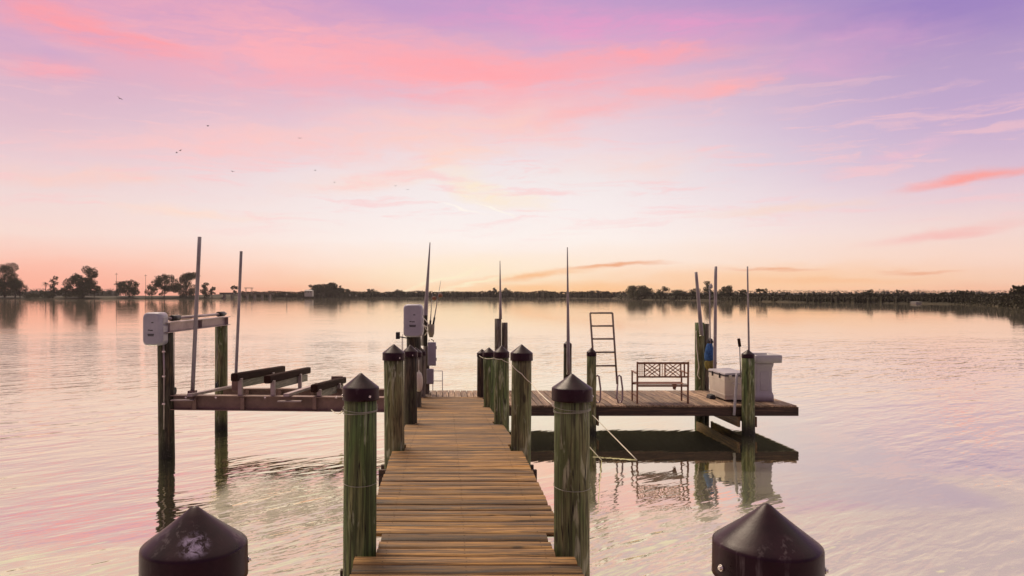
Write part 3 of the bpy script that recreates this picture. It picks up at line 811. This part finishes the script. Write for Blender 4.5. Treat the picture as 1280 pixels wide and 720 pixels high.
# ------------------------------------------------------------------ platform
DZ = .615; PY0, PY1, PX1 = 15.54, 17.95, 7.62
def build_platform():
    root = empty('dock_platform', (0, 0, 0), 'wooden dock platform at the far end of the walkway, low over the water', 'dock platform')
    rng = random.Random(9); b = MB()
    x = -.80
    while x < PX1 - .05:
        w = .134
        y0 = 16.745 if x < .99 else PY0 - .03
        b.tone = min(1, max(0, rng.gauss(.5, .38)))
        z = DZ + rng.uniform(-.002, .003)
        x1 = min(x + w, PX1 + .03)
        prof = [(0, -.038), (0, -.005), (.006, 0), (x1 - x - .006, 0), (x1 - x, -.005), (x1 - x, -.038)]
        e0, e1 = y0 + rng.uniform(-.006, .006), PY1 + rng.uniform(-.006, .006)
        b.rings([[(x + a, yy, z + c) for a, c in prof] for yy in (e0, e1)], True, True, False)
        x += w + .013
    b.build('decking', 'deck2', root)
    zt = DZ - .042
    MB().box(.99, PX1, PY0, PY0 + .042, zt - .19, zt, .003).build('fascia', 'timber', root)
    MB().box(-.80, PX1, PY1 - .05, PY1 - .008, zt - .19, zt, .003).build('fascia', 'timber', root)
    MB().box(PX1 - .042, PX1, PY0 + .045, PY1 - .053, zt - .19, zt, .003).build('fascia', 'timber_y', root)
    MB().box(1.0, PX1 - .045, PY0 + .046, PY1 - .054, zt - .188, zt - .172).build('shade_soffit', 'shade_timber', root)  # added sheet, the underside shade put into its colour
    x = 1.4
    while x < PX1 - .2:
        MB().box(x - .02, x + .02, PY0 + .047, PY1 - .055, zt - .170, zt - .002).build('joist', 'shade_timber', root)
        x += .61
    for (xx) in (6.29, 6.65):
        MB().box(xx - .022, xx + .022, PY0 - .12, PY1 + .06, zt - .41, zt - .192, .003).build('cross_beam', 'timber_y', root)
    for (xx) in (3.02, 3.30, 1.20):
        MB().box(xx - .022, xx + .022, PY0 + .05, PY1 + .06, zt - .41, zt - .192, .003).build('cross_beam', 'timber_y', root)
build_platform()

g2 = 'pilings of the platform'
piling(6.47, 15.40, 1.83, .130, 'green piling at the front of the platform between the white box and the table', 'pile_green', 'cap', .132, g2, bolts=(), seed=21)
piling(3.12, 15.40, 1.87, .098, 'slim piling at the front of the platform in front of the ladder', 'pile', 'cap', .104, g2, bolts=(), seed=22)
piling(3.07, 18.12, 1.86, .100, 'slim piling at the back of the platform carrying a tall white pole', 'pile_dark', 'cap', .104, g2, bolts=(), seed=23)
piling(6.40, 18.14, 2.30, .115, 'taller flat topped piling behind the white box, poles lashed to it', 'pile_green', None, .1, g2, seed=24)
piling(6.58, 18.20, 2.27, .075, 'thin grey post lashed beside the flat topped piling', 'pile_grey', None, .1, g2, seed=25)
piling(1.32, 18.12, 2.40, .085, 'flat topped grey post, left of a split pair at the back of the walkway', 'pile_grey', None, .1, g2, seed=26)
piling(1.49, 18.16, 2.30, .075, 'rough split grey post, right of a pair at the back of the walkway', 'pile_grey', None, .1, g2, seed=27)

# ------------------------------------------------------------------ boat lift
lg = 'pilings of the boat lift'
piling(-5.13, 13.25, 2.305, .140, 'tall dark piling carrying a grey motor housing at the outer lift corner', 'pile_dark', None, .1, lg, seed=31, lean=(-.012, 0))
piling(-4.97, 15.95, 2.33, .135, 'greenish piling under the far end of the lift beam', 'pile', None, .1, lg, seed=32)
piling(-.665, 15.0, 2.16, .150, 'dark piling carrying the motor housing beside the walkway', 'pile_dark', None, .1, lg, seed=33)

def ibeam(b, p0, p1, w, h, t=.014):
    p0, p1 = Vector(p0), Vector(p1)
    up = Vector((0, 0, 1)); d = (p1 - p0).normalized(); sx = d.cross(up).normalized(); u = sx.cross(d)
    b.bar(p0 + u * (h / 2 - t / 2), p1 + u * (h / 2 - t / 2), w, t)
    b.bar(p0 - u * (h / 2 - t / 2), p1 - u * (h / 2 - t / 2), w, t)
    b.bar(p0, p1, t, h - 2 * t - .002)
def housing(root, c, w, h, d, rz=0.0):
    """rounded plastic motor housing, front face towards -y"""
    b = MB(); n = 5; rs = []
    def ring(y, ww, hh, rr):
        pts = []
        for cx_, cz_, a0 in ((1, 1, 0), (-1, 1, 90), (-1, -1, 180), (1, -1, 270)):
            for k in range(n + 1):
                a = R(a0 + 90 * k / n)
                pts.append((cx_ * (ww / 2 - rr) + rr * math.cos(a), y, cz_ * (hh / 2 - rr) + rr * math.sin(a)))
        return pts
    for y, f in ((d / 2, 1.0), (-d / 2 + .09, 1.0), (-d / 2 + .035, .97), (-d / 2 + .01, .92), (-d / 2, .86)):
        rs.append(ring(y, w - (1 - f) * .5, h - (1 - f) * .5, .085))
    b.rings(rs)
    o = b.build('motor_housing', 'lilac', root, c); o.rotation_euler = (0, 0, rz)
    # moulded ribs on the side and the small dark print on the front
    for k in range(3):
        z = h * (.26 - .26 * k)
        MB().box(w / 2 - .008, w / 2 + .012, -d / 2 + .10, d / 2 - .03, z - .06, z + .06, .008).build('side_panel', 'white', o)
    for (x0, x1, z) in ((-.10, -.035, -.015), (-.025, .07, -.02), (-.11, .11, -.09), (-.10, .10, -.115), (.02, .09, .12)):
        MB().box(w * 2 * x0 * .8, w * 2 * x1 * .8, -d / 2 - .0025, -d / 2 + .001, z - .009, z + .009).build('marking', 'black', o)
    return o
def build_lift():
    a = Vector((-5.10, 13.02, 2.40)); c = Vector((-4.90, 16.15, 2.42))
    root = empty('lift_beam', (-5.1, 13.3, 2.3), 'aluminium top beam of the boat lift resting on the two outer pilings', 'boat lift beam', 'top beams of the boat lift')
    o = Vector(root.location)
    b = MB(); ibeam(b, a - o, c - o, .16, .19); 
    for t in (.04, .5, .96):
        p = a.lerp(c, t) - o; b.box(p.x - .07, p.x + .07, p.y - .006, p.y + .006, p.z - .08, p.z + .08)
    b.build('top_beam', 'alu', root)
    up = Vector((0, 0, .16))
    MB().tube([a - o + up + Vector((0, .2, 0)), c - o + up - Vector((0, .1, 0))], .028, 10).build('drive_shaft', 'alu', root)
    for t in (.10, .83):
        p = a.lerp(c, t) - o + up; q = a.lerp(c, t + .10) - o + up
        MB().tube([p, q], .055, 12).build('cable_winder', 'black', root)
    MB().tube([Vector((-5.13, 13.09, 2.1)) - o, Vector((-5.12, 13.10, 1.6)) - o, Vector((-5.125, 13.10, .55)) - o], .016, 8).build('conduit', 'alu', root)
    for zc in (1.95, 1.5, 1.0): MB().box(-5.15 - o.x, -5.10 - o.x, 13.075 - o.y, 13.12 - o.y, zc - o.z, zc + .03 - o.z).build('clamp', 'steel', root)
    housing(root, Vector((-5.255, 13.02, 2.38)) - o, .35, .60, .28, R(-8))
    # right beam beside the walkway
    a = Vector((-.74, 14.75, 2.23)); c = Vector((-.95, 17.3, 2.26))
    root2 = empty('lift_beam', (-.7, 15, 2.1), 'inner top beam of the boat lift beside the walkway, motor housing facing the viewer', 'boat lift beam', 'top beams of the boat lift')
    o = Vector(root2.location)
    b = MB(); ibeam(b, a - o, c - o, .14, .17); b.build('top_beam', 'alu', root2)
    MB().tube([a - o + up, c - o + up], .026, 10).build('drive_shaft', 'alu', root2)
    housing(root2, Vector((-.655, 14.62, 2.475)) - o, .385, .665, .32, R(-3))
    MB().box(-.31, -.23, -.42, -.30, .0, .14, .01).build('switch_box', 'black', root2)
    MB().tube([(-.27, -.36, .05), (-.05, -.20, .0)], .012, 8).build('bracket', 'black', root2)
    # cradle
    root3 = empty('lift_cradle', (-3, 14.5, 1.0), 'empty boat lift cradle with three dark carpeted bunks hanging over the water', 'boat lift cradle')
    o = Vector(root3.location)
    zf, zr = 1.015, .84
    b = MB(); ibeam(b, Vector((-5.08, 13.25, zf + .01)) - o, Vector((-.88, 13.25, zf - .035)) - o, .18, .27, .016)
    for x in (-4.6, -3.72, -2.4, -1.6, -1.0):
        b.box(x - .035 - o.x, x + .035 - o.x, 13.165 - o.y, 13.24 - o.y, zf - .115 - o.z, zf + .105 - o.z)
    b.build('cradle_beam', 'alu_dark', root3)
    # two little shelf brackets on the front beam
    for x0, x1, dz in ((-4.98, -4.58, .04), (-3.05, -2.62, .02)):
        s = MB(); s.box(x0 - o.x, x1 - o.x, 13.03 - o.y, 13.16 - o.y, zf + dz + .02 - o.z, zf + dz + .04 - o.z); s.build('step_bracket', 'alu', root3)
    b = MB(); ibeam(b, Vector((-4.85, 15.7, zr)) - o, Vector((-1.0, 15.7, zr - .02)) - o, .18, .25, .016)
    for x in (-4.3, -3.6, -2.9, -2.2): b.box(x - .035 - o.x, x + .035 - o.x, 15.62 - o.y, 15.69 - o.y, zr - .10 - o.z, zr + .10 - o.z)
    b.build('cradle_beam', 'alu_dark', root3)
    for x in (-4.62, -2.88):
        b = MB(); b.bar(Vector((x, 13.0, zf + .17)) - o, Vector((x, 16.4, zr + .12)) - o, .10, .05); b.build('cross_member', 'alu', root3)
    def bunk(x, y0, y1, z0, z1, cap=False):
        p, q = Vector((x, y0, z0)) - o, Vector((x, y1, z1)) - o
        t = MB().bar(p + Vector((0, .35, -.155)), q + Vector((0, -.2, -.155)), .045, .15, bevel=.004).build('bunk_timber', 'pale_timber', root3)
        MB().bar(p, q, .125, .15, bevel=.03).build('bunk_carpet', 'carpet', root3)
        for yy, zz in ((13.25, zf), (15.7, zr)):
            tt = (yy - y0) / (y1 - y0); zc = p.z + (q.z - p.z) * tt
            b2 = MB(); zb = zz + .13 - o.z
            b2.box(x + .03 - o.x, x + .10 - o.x, yy - .05 - o.y, yy + .05 - o.y, zb, max(zb + .05, zc - .03)); b2.build('bunk_bracket', 'alu', root3)
    bunk(-3.84, 13.05, 17.0, 1.50, 1.25)
    bunk(-3.24, 13.05, 17.0, 1.46, 1.22)
    bunk(-2.39, 13.05, 16.9, 1.30, 1.00)
    b = MB(); b.box(-2.62 - o.x, -2.36 - o.x, 16.5 - o.y, 16.56 - o.y, .9 - o.z, 1.13 - o.z); b.build('end_plate', 'alu_dark', root3)
    for x, y, z in ((-5.03, 13.35, zf + .20), (-4.98, 15.68, zr + .19), (-.90, 14.85, .98), (-.93, 15.65, .98)):
        MB().tube([Vector((x - .02, y, z)) - o, Vector((x + .02, y, z)) - o], .07, 16).build('pulley', 'black', root3)
    for x in (-4.75, -4.2, -3.3, -2.0, -1.3):
        MB().tube([Vector((x, 13.155, zf + .105)) - o, Vector((x, 13.178, zf + .105)) - o], .018, 8).build('bolt', 'steel', root3)
    for x, y, z in ((-5.03, 13.35, 2.30), (-4.98, 15.68, 2.32)):
        MB().tube([Vector((x, y, 1.0 if y < 14 else .9)) - o, Vector((x, y, z)) - o], .006, 6).build('cable', 'alu', root3)
    for x, y, z in ((-.90, 14.85, 2.15), (-.93, 15.65, 2.15)):
        MB().tube([Vector((x, y, .9)) - o, Vector((x, y, z)) - o], .006, 6).build('cable', 'alu', root3)
build_lift()

def pole(name, px0, py0, Y0, px1, py1, Y1, r, r1, label, mat='rod', cat='pole', group=None, bend=0.0):
    a, c = at(px0, py0, Y0), at(px1, py1, Y1)
    root = empty(name, a, label, cat, group)
    pts = []
    n = 8
    for i in range(n + 1):
        t = i / n; p = (c - a) * t; p.x += bend * math.sin(math.pi * t); pts.append(p)
    MB().tube(pts, r, 10, r1).build('shaft', mat, root)
    return root
gp = pole('guide_pole', 240.5, 492, 13.4, 249.5, 296, 13.4, .040, .036, 'tall grey guide pole at the outer corner of the lift cradle', 'rod', 'guide pole')
MB().box(-.07, .07, -.07, .07, -.10, .06, .01).build('socket', 'alu_dark', gp)
gp = pole('guide_pole', 294.5, 478, 13.7, 301.5, 314, 13.7, .030, .028, 'shorter guide pole at the near end of the first carpeted bunk', 'rod', 'guide pole')
MB().box(-.06, .06, -.06, .06, -.16, .04, .01).build('socket', 'alu_dark', gp)

# ------------------------------------------------------------------ things at the end of the walkway
pole('outrigger_pole', 529.5, 432, 17.6, 537.5, 303, 17.6, .075, .012, 'tall tapering pole leaning behind the motor housing by the walkway', 'rod', 'pole')
piling(-.49, 17.5, 2.50, .05, 'thin dark post behind the walkway motor housing with white line wrapped on it', 'pile_dark', None, .1, 'posts behind the motor housing', name='post_stake', seed=41)
eb = empty('electrical_box', (-.33, 17.30, 1.30), 'grey power box, larger and upper of two on the post at the walkway end', 'electrical box', 'electrical boxes')
MB().box(-.10, .10, -.08, .08, -.0, .56, .015).build('case', 'lilac', eb)
MB().box(-.088, .088, -.092, -.083, .03, .53, .004).build('door', 'lilac', eb)
for z in (.12, .40): MB().box(.092, .115, -.06, -.02, z, z + .07).build('latch', 'black', eb)
eb = empty('electrical_box', (-.37, 17.30, .86), 'grey power box, smaller and lower of two on the post at the walkway end', 'electrical box', 'electrical boxes')
MB().box(-.085, .085, -.07, .07, 0, .36, .012).build('case', 'lilac', eb)
MB().box(-.072, .072, -.082, -.073, .03, .33, .004).build('door', 'lilac', eb)
piling(-.46, 17.42, 1.75, .07, 'square cut post holding the two grey power boxes', 'pile_grey', None, .1, 'posts behind the motor housing', name='post_stake', seed=42)
hold = empty('rod_holder', at(539, 421.5, 17.4), 'drab tapered rod holder bucket above the power boxes', 'rod holder')
MB().lathe([(.045, 0), (.075, .10), (.082, .31), (.075, .31), (.07, .12)], 18).build('bucket', 'bucket', hold)
MB().tube([(.0, -.05, -.05), (.06, -.06, -.08), (.05, -.06, -.16), (-.06, -.06, -.14), (-.05, -.05, -.06)], .012, 8).build('hook', 'black', hold)
def rod(px0, py0, px1, py1, Y, label, reel_t, lean=0.0):
    a, c = at(px0, py0, Y), at(px1, py1, Y)
    root = empty('fishing_rod', a, label, 'fishing rod', 'fishing rods in the holder')
    d = c - a
    MB().tube([d * t for t in (0, .3, .6, 1)], .018, 8, .004).build('blank', 'rod', root)
    MB().tube([d * 0, d * .25], .024, 8).build('grip', 'black', root)
    p = d * reel_t
    b = MB(); b.ball(p + Vector((.05, -.02, 0)), .055, .04, .05); b.build('reel', 'brown_metal', root)
rod(537.3, 412, 540.5, 366, 17.42, 'short straight fishing rod standing in the drab holder', .85)
rod(540.5, 412, 551, 351, 17.42, 'longer fishing rod leaning right out of the drab holder, reel near its tip', .70)
fd = empty('fender', at(523, 490, 13.88), 'white oval boat fender hanging on a left piling near the walkway end', 'fender')
fd.location.x = (523.5 - CX) * 13.9 / F; fd.location.y = 13.90
MB().lathe([(.004, 0), (.04, .015), (.065, .06), (.078, .15), (.078, .24), (.065, .33), (.04, .375), (.015, .39), (.012, .42)], 20).build('body', 'cream', fd)
MB().tube([(0, 0, .41), (.0, .01, .62)], .006, 6).build('lanyard', 'rope', fd)
ld = empty('swim_ladder', at(547, 490, 17.95), 'thin white swim ladder rails at the platform back edge', 'ladder', 'ladders')
for x in (-.12, .12): MB().tube([(x, .1, -.6), (x, 0, .52)], .010, 8).build('rail', 'white', ld)
for z in (.0, .27, .52): MB().tube([(-.12, 0.05, z), (.12, .05, z)], .009, 8).build('rung', 'white', ld)

# whip poles
pole('whip_pole', 625.6, 399, 18.05, 625, 326, 18.05, .040, .008, 'thin whip pole rising from the split grey posts', 'rod')
pole('whip_pole', 710.6, 468, 17.96, 709.2, 309, 17.96, .052, .012, 'tall white whip pole lashed to the slim back piling', 'rod')

# ladder
def ladder():
    Y = 15.95
    root = empty('ladder', at(754, 503.8, Y), 'tall bronze ladder hinged upright at the platform edge with curved grab loops', 'ladder', 'ladders')
    o = Vector(root.location)
    tl, trr = at(737.6, 391.3, Y + .05) - o, at(765.6, 391.3, Y + .05) - o
    bl, br = at(744.0, 480, Y) - o, at(771.4, 480, Y) - o
    for a, c in ((tl, bl), (trr, br)):
        MB().tube([a, c], .022, 10).build('rail', 'bronze', root)
    def lerp(a, c, t): return a + (c - a) * t
    tz = tl.z; bz = bl.z
    for py in (391.3, 407.5, 423.7, 440.3, 457.2):
        z = at(0, py, Y).z - o.z; t = (tz - z) / (tz - bz)
        MB().tube([lerp(tl, bl, t), lerp(trr, br, t)], .020, 8).build('rung', 'bronze', root)
    for a in (bl, br):
        sgn = 1
        pts = []
        for k, (dx, dz) in enumerate(((0, .0), (.0, .17), (.04, .195), (.075, .17), (.11, -.10), (.105, -.34), (.07, -.41), (.02, -.41), (-.02, -.30), (0, 0))):
            pts.append(a + Vector((dx, -.04, dz)))
        MB().tube(pts, .020, 8).build('grab_loop', 'alu', root)
ladder()

# bench: it looks out over the water, its back towards us
def bench():
    root = empty('bench', (4.75, 15.97, DZ + .004), 'dark metal garden bench with tan lattice back facing away over the water', 'bench')
    w = .555; yb, yf = -.20, .22
    m = 'brown_metal'
    for sx in (-1, 1):
        x = sx * w
        MB().bar((x, yb, 0), (x, yb - .03, .915), .036, .036, (0, 1, 0), .004).build('leg', m, root)
        MB().bar((x, yf, 0), (x, yf, .66), .032, .032, (0, 1, 0), .004).build('leg', m, root)
        MB().bar((x, yb + .018, .655), (x, yf + .03, .672), .038, .024, bevel=.004).build('armrest', m, root)
        MB().bar((x, yb + .02, .15), (x, yf - .02, .17), .02, .02).build('stretcher', m, root)
    yb2 = yb - .028
    b = MB()
    b.bar((-w + .02, yb2, .885), (w - .02, yb2, .885), .03, .045, bevel=.004)
    b.bar((-w + .02, yb2 + .006, .585), (w - .02, yb2 + .006, .585), .03, .036, bevel=.004)
    b.bar((w - .085, yb2, .60), (w - .085, yb2, .865), .026, .03, (1, 0, 0))
    b.build('back_frame', m, root)
    b = MB(); t = .018
    z0, z1 = .604, .863
    y = yb2 + .004
    def st(x0, za, x1, zb, ww=.024): b.bar((x0, y, za), (x1, y, zb), ww, .008, (0, 1, 0))
    for x in (-.50, -.455, -.41, -.06, -.012, .036, .40): st(x, z0, x, z1, .018)
    for cx in (-.235, .22):
        hw = .165; zm = (z0 + z1) / 2
        for k in (-.09, 0, .09):
            a0 = max(-hw, -hw + k * 1.0); 
            st(cx - hw + max(0, k), z0 - min(0, k), cx + hw + min(0, k), z1 - max(0, k))
            st(cx - hw + max(0, k), z1 + min(0, k), cx + hw + min(0, k), z0 + max(0, k))
        st(cx - hw, z0, cx - hw, z1)
        st(cx + hw, z0, cx + hw, z1)
    b.build('back_lattice', 'tan', root)
    b = MB()
    for k in range(6):
        yy = yb + .035 + k * .068
        b.bar((-w + .017, yy, .42 - .004 * k * (5 - k) * .5), (w - .017, yy, .42 - .004 * k * (5 - k) * .5), .055, .018, bevel=.003)
    b.build('seat', m, root)
    b = MB(); b.bar((-w + .018, yb + .0, .385), (w - .018, yb + .0, .385), .022, .04); b.bar((-w + .018, yf, .385), (w - .018, yf, .385), .022, .04); b.build('seat_rail', m, root)
    b = MB(); b.hexa([(w - .20, yf - .05, .26), (w - .15, yf - .05, .24), (w - .15, yf - .02, .24), (w - .20, yf - .02, .26), (w - .22, yf - .05, .364), (w - .12, yf - .05, .364), (w - .12, yf - .02, .364), (w - .22, yf - .02, .364)]); b.build('seat_bracket', m, root)
bench()

# dock box: long side towards the bench
def dock_box():
    root = empty('dock_box', (6.46, 16.52, DZ + .004), 'large white fibreglass dock box with a sloping dark edged lid', 'dock box')
    hw, hl = .25, .50
    def ring(z, f): return [(-hw * f, -hl * f, z), (hw * f, -hl * f, z), (hw * f, hl * f, z), (-hw * f, hl * f, z)]
    b = MB(); b.hexa(ring(.03, .93) + ring(.565, 1.0), .02); b.build('body', 'cream', root)
    b = MB(); b.hexa(ring(.12, .950 + .012) + ring(.16, .955 + .012), .004); b.build('moulded_band', 'cream', root)
    b = MB(); b.hexa(ring(.44, .99) + ring(.48, 1.0), .004); b.build('moulded_band', 'cream', root)
    MB().hexa(ring(.568, 1.012) + ring(.588, 1.012)).build('lid_seal', 'black', root)
    b = MB(); b.hexa(ring(.59, 1.03) + [(-hw * .98, -hl * 1.0, .635), (hw * .98, -hl * 1.0, .655), (hw * .98, hl * 1.0, .655), (-hw * .98, hl * 1.0, .635)], .012)
    b.build('lid', 'white', root)
    for y in (-.22, .22): MB().box(-hw - .022, -hw + .003, y - .02, y + .02, .50, .61, .004).build('latch', 'black', root)
    MB().tube([(-.09, -hl - .005, .40), (-.09, -hl - .035, .40), (.09, -hl - .035, .40), (.09, -hl - .005, .40)], .010, 8).build('handle', 'steel', root)
    for x in (-.13, .13): MB().box(x - .035, x + .035, -hl - .018, -hl + .002, .50, .60, .003).build('hinge', 'steel', root)
    for y in (-.30, .0): MB().box(-.2, .2, y - .035, y + .035, 0, .029).build('foot', 'black', root)
dock_box()
bl = empty('block', (6.10, 16.55, DZ + .004), 'low black block on the boards at the foot of the dock box', 'block')
MB().hexa([(-.07, -.13, 0), (.07, -.13, 0), (.07, .13, 0), (-.07, .13, 0), (-.05, -.11, .085), (.05, -.11, .10), (.05, .11, .10), (-.05, .11, .085)], .012).build('body', 'black', bl)

def cleaning_table():
    root = empty('cleaning_table', (7.12, 16.28, DZ + .004), 'white fibreglass fish cleaning table on a flared pedestal near the platform corner', 'cleaning table')
    def rr(z, w, d, r=.05, n=5, x=0):
        pts = []
        for cx_, cy_, a0 in ((1, 1, 0), (-1, 1, 90), (-1, -1, 180), (1, -1, 270)):
            for k in range(n + 1):
                a = R(a0 + 90 * k / n); pts.append((x + cx_ * (w / 2 - r) + r * math.cos(a), cy_ * (d / 2 - r) + r * math.sin(a), z))
        return pts
    b = MB()
    b.rings([rr(0, .44, .44), rr(.12, .44, .44), rr(.16, .42, .42), rr(.21, .385, .39), rr(.45, .37, .38), rr(.74, .39, .40), rr(.80, .425, .44), rr(.865, .43, .46)])
    b.build('pedestal', 'white', root)
    b = MB()
    b.rings([rr(.866, .54, .64, .05, 5, .04), rr(.875, .60, .70, .05, 5, .04), rr(1.02, .61, .71, .05, 5, .04), rr(1.045, .585, .685, .05, 5, .04), rr(1.04, .50, .60, .04, 5, .04), rr(.99, .47, .57, .04, 5, .04)], True, True)
    b.build('basin_top', 'white', root)
    MB().box(-.09, .09, -.20, -.183, .24, .66, .006).build('door', 'white', root)
cleaning_table()

# poles on the right
pole('pole', 893.4, 480, 17.2, 894.6, 333, 17.2, .042, .036, 'thick white pole standing upright behind the dock box', 'rod')
pole('pole', 937.3, 506, 15.47, 934.3, 333, 15.47, .026, .016, 'thin pale pole standing right against the front green piling', 'rod')
pole('pole', 877, 420, 17.98, 870, 340, 17.98, .055, .036, 'leaning white pole tied to the flat topped piling', 'rod')
gf = pole('gaff_pole', 888.2, 470, 17.7, 887, 362, 17.7, .020, .015, 'slim gaff with a pale curled head beside the thick white pole', 'rod', 'gaff')
d = at(887, 362, 17.7) - Vector(gf.location)
MB().tube([d, d + Vector((.0, 0, .07)), d + Vector((.04, 0, .14)), d + Vector((.06, 0, .08)), d + Vector((.03, 0, .03))], .022, 8).build('hook', 'white', gf)
pole('pipe', 921.3, 467, 15.5, 917.6, 519, 15.49, .030, .030, 'white plastic pipe leaning across the platform edge left of the green piling', 'white', 'pipe')
bn = empty('net_bundle', at(887.5, 458, 17.75), 'blue cloth and olive net bundle hanging behind the dock box', 'net')
rngb = random.Random(4)
b = MB(); prof = [(.02, .60), (.07, .56), (.10, .45), (.125, .30), (.12, .18), (.09, .12)]
b.lathe([(r, z) for r, z in reversed(prof)], 18, jit=.5, seed=3); b.build('cloth', 'blue', bn)
b = MB(); b.lathe([(.06, -.10), (.11, -.02), (.13, .10), (.10, .16)], 18, (0.01, 0, 0), jit=.5, seed=5); b.build('net', 'olive', bn)
b = MB(); b.lathe([(.05, .55), (.075, .60), (.05, .68), (.012, .70)], 12, jit=.3, seed=8); b.build('hood', 'black', bn)
br = empty('brush', at(926, 443, 15.62), 'dark headed scrub brush standing up behind the green piling', 'brush')
d = at(923.5, 424, 15.62) - Vector(br.location)
MB().tube([(0, 0, -.5), d * .6], .012, 8).build('handle', 'rod', br)
MB().bar(d * .5, d * 1.05, .055, .05, (0, 1, 0), .01).build('bristles', 'carpet', br)

# ------------------------------------------------------------------ ropes
def rope(pts, label, r=.006, sag=.0, name='rope', mat='rope', group='white ropes'):
    out = []
    for a, c in zip(pts, pts[1:]):
        a, c = Vector(a), Vector(c)
        for k in range(8):
            t = k / 8; p = a.lerp(c, t); p.z -= sag * 4 * t * (1 - t); out.append(p)
    out.append(Vector(pts[-1]))
    o = Vector(out[0])
    b = MB(); b.tube([p - o for p in out], r, 7)
    ob = b.build(name, mat, None, o)
    return tag(ob, label, 'rope', group)
rope([at(599, 444.5, 16.76), at(606, 448, 13.94), at(617.5, 447.5, 10.84), at(627, 449, 10.82), at(637, 453.5, 10.86), at(640.5, 457, 8.08), at(652, 467, 8.045), at(663, 478, 8.06), at(690, 505.5, 4.90)], 'long white rope strung along the right hand pilings', .0045, .01)
def coil(X, Y, r, zs, label):
    b = MB(); pts = []
    turns = len(zs); n = 28
    for i, z in enumerate(zs):
        for k in range(n): 
            t = 2 * math.pi * k / n; pts.append(Vector((math.cos(t) * r, math.sin(t) * r, z + .012 * math.sin(t * 1 + i) + (zs[min(i + 1, turns - 1)] - z) * k / n)))
    o = Vector((X, Y, pts[0].z)); b.tube([p - Vector((0, 0, o.z)) for p in pts], .0018, 6)
    return tag(b.build('wire', 'wire', None, o), label, 'wire', 'wires wound on pilings')
s1 = F / 4.955
zof = lambda py: EYE - (py - CY) / s1
coil(-.586, 4.955, .119, [zof(507), zof(511), zof(514.5)], 'thin wire wound three times round the mossy left piling below its cap')
coil(-.586, 4.955, .120, [zof(601)], 'single wire turn round the mossy left piling at half height')
coil(.870, 4.955, .127, [zof(505), zof(509), zof(513)], 'thin wire wound round the stout right piling below its cap')
coil(.870, 4.955, .128, [zof(606.5)], 'single wire turn round the stout right piling at half height')
rope([at(691, 507, 4.83), at(752, 575.5, 13.0)], 'mooring line slanting from the stout right piling down to the water', .006, -.0)
rope([(3.12, 15.28, at(0, 519, 15.28).z), (at(796, 575, 13.06).x, 13.06, .0)], 'short mooring line slanting from the slim front piling to the water', .010, .0)
rope([at(428, 513, 5.0), at(422, 517, 6.5), at(414, 512, 13.1)], 'thin line from the mossy left piling back to the cradle beam', .005, .01)
rope([(6.40 - .12, 18.05, 2.1), (6.27, 18.0, 1.7), (6.30, 17.9, 1.2), (6.26, 17.9, 1.0), (6.34, 17.95, .9)], 'pale line hanging down the flat topped piling', .010)
rope([(-.52, 17.45, 2.42), (-.42, 17.36, 2.32), (-.45, 17.36, 2.22), (-.55, 17.42, 2.28), (-.43, 17.36, 2.12), (-.5, 17.42, 2.02)], 'white line wrapped on the thin dark post by the motor housing', .012)

# ------------------------------------------------------------------ birds
def bird(px, py, span_px, roll, label, seed):
    Y = 170.0; s = Y / F; L = span_px * s * .62
    b = MB(); 
    b.lathe([(.002, -.55 * L), (.10 * L, -.3 * L), (.15 * L, 0), (.10 * L, .35 * L), (.05 * L, .5 * L), (.002, .62 * L)], 8)
    for v in b.bm.verts: v.co = Vector((v.co.x, v.co.z, v.co.y))
    for sx in (-1, 1):
        up = .28
        P = [(sx * .08 * L, .15 * L, 0), (sx * .5 * L, .28 * L, up * .9 * L), (sx * 1.0 * L, .0, up * .6 * L), (sx * .5 * L, -.06 * L, up * .85 * L), (sx * .08 * L, -.2 * L, 0)]
        top = [b.bm.verts.new(Vector(p) + Vector((0, 0, .035 * L))) for p in P]; bot = [b.bm.verts.new(p) for p in P]
        b._f(top); b._f(list(reversed(bot)))
        for i in range(5): j = (i + 1) % 5; b._f((top[i], bot[i], bot[j], top[j]))
    ob = b.build('bird', 'birdblack', None, at(px, py, Y)); ob.rotation_euler = (0, R(roll), R(40 + seed * 37))
    tag(ob, label, 'bird', 'birds in the sunset sky')
BL = [(149.5, 123, 6, 25, 'largest dark bird flying alone at the upper left of the sky'), (260, 157.5, 5, -10, 'dark bird flying alone in front of the pink cloud'),
      (221, 191, 4.4, 8, 'lower left bird of the close flying pair'), (225.5, 188.3, 4.4, 15, 'upper right bird of the close flying pair'),
      (375, 173, 4, 0, 'small bird flying alone above the middle left of the sky'), (291, 214.5, 4.4, 0, 'bird flying lowest on the left, below the close pair'),
      (394, 213, 3.4, 5, 'tiny bird flying level with the lowest left bird but further right'), (418, 228, 3, 0, 'tiny faint bird flying just below and right of another tiny one'),
      (494, 232.5, 3.2, 0, 'left one of the two tiny birds nearest the middle of the sky'), (509.5, 237, 3.2, 0, 'right one of the two tiny birds nearest the middle of the sky')]
for i, (x, y, w, rl, lb) in enumerate(BL): bird(x, y, w, rl, lb, i)
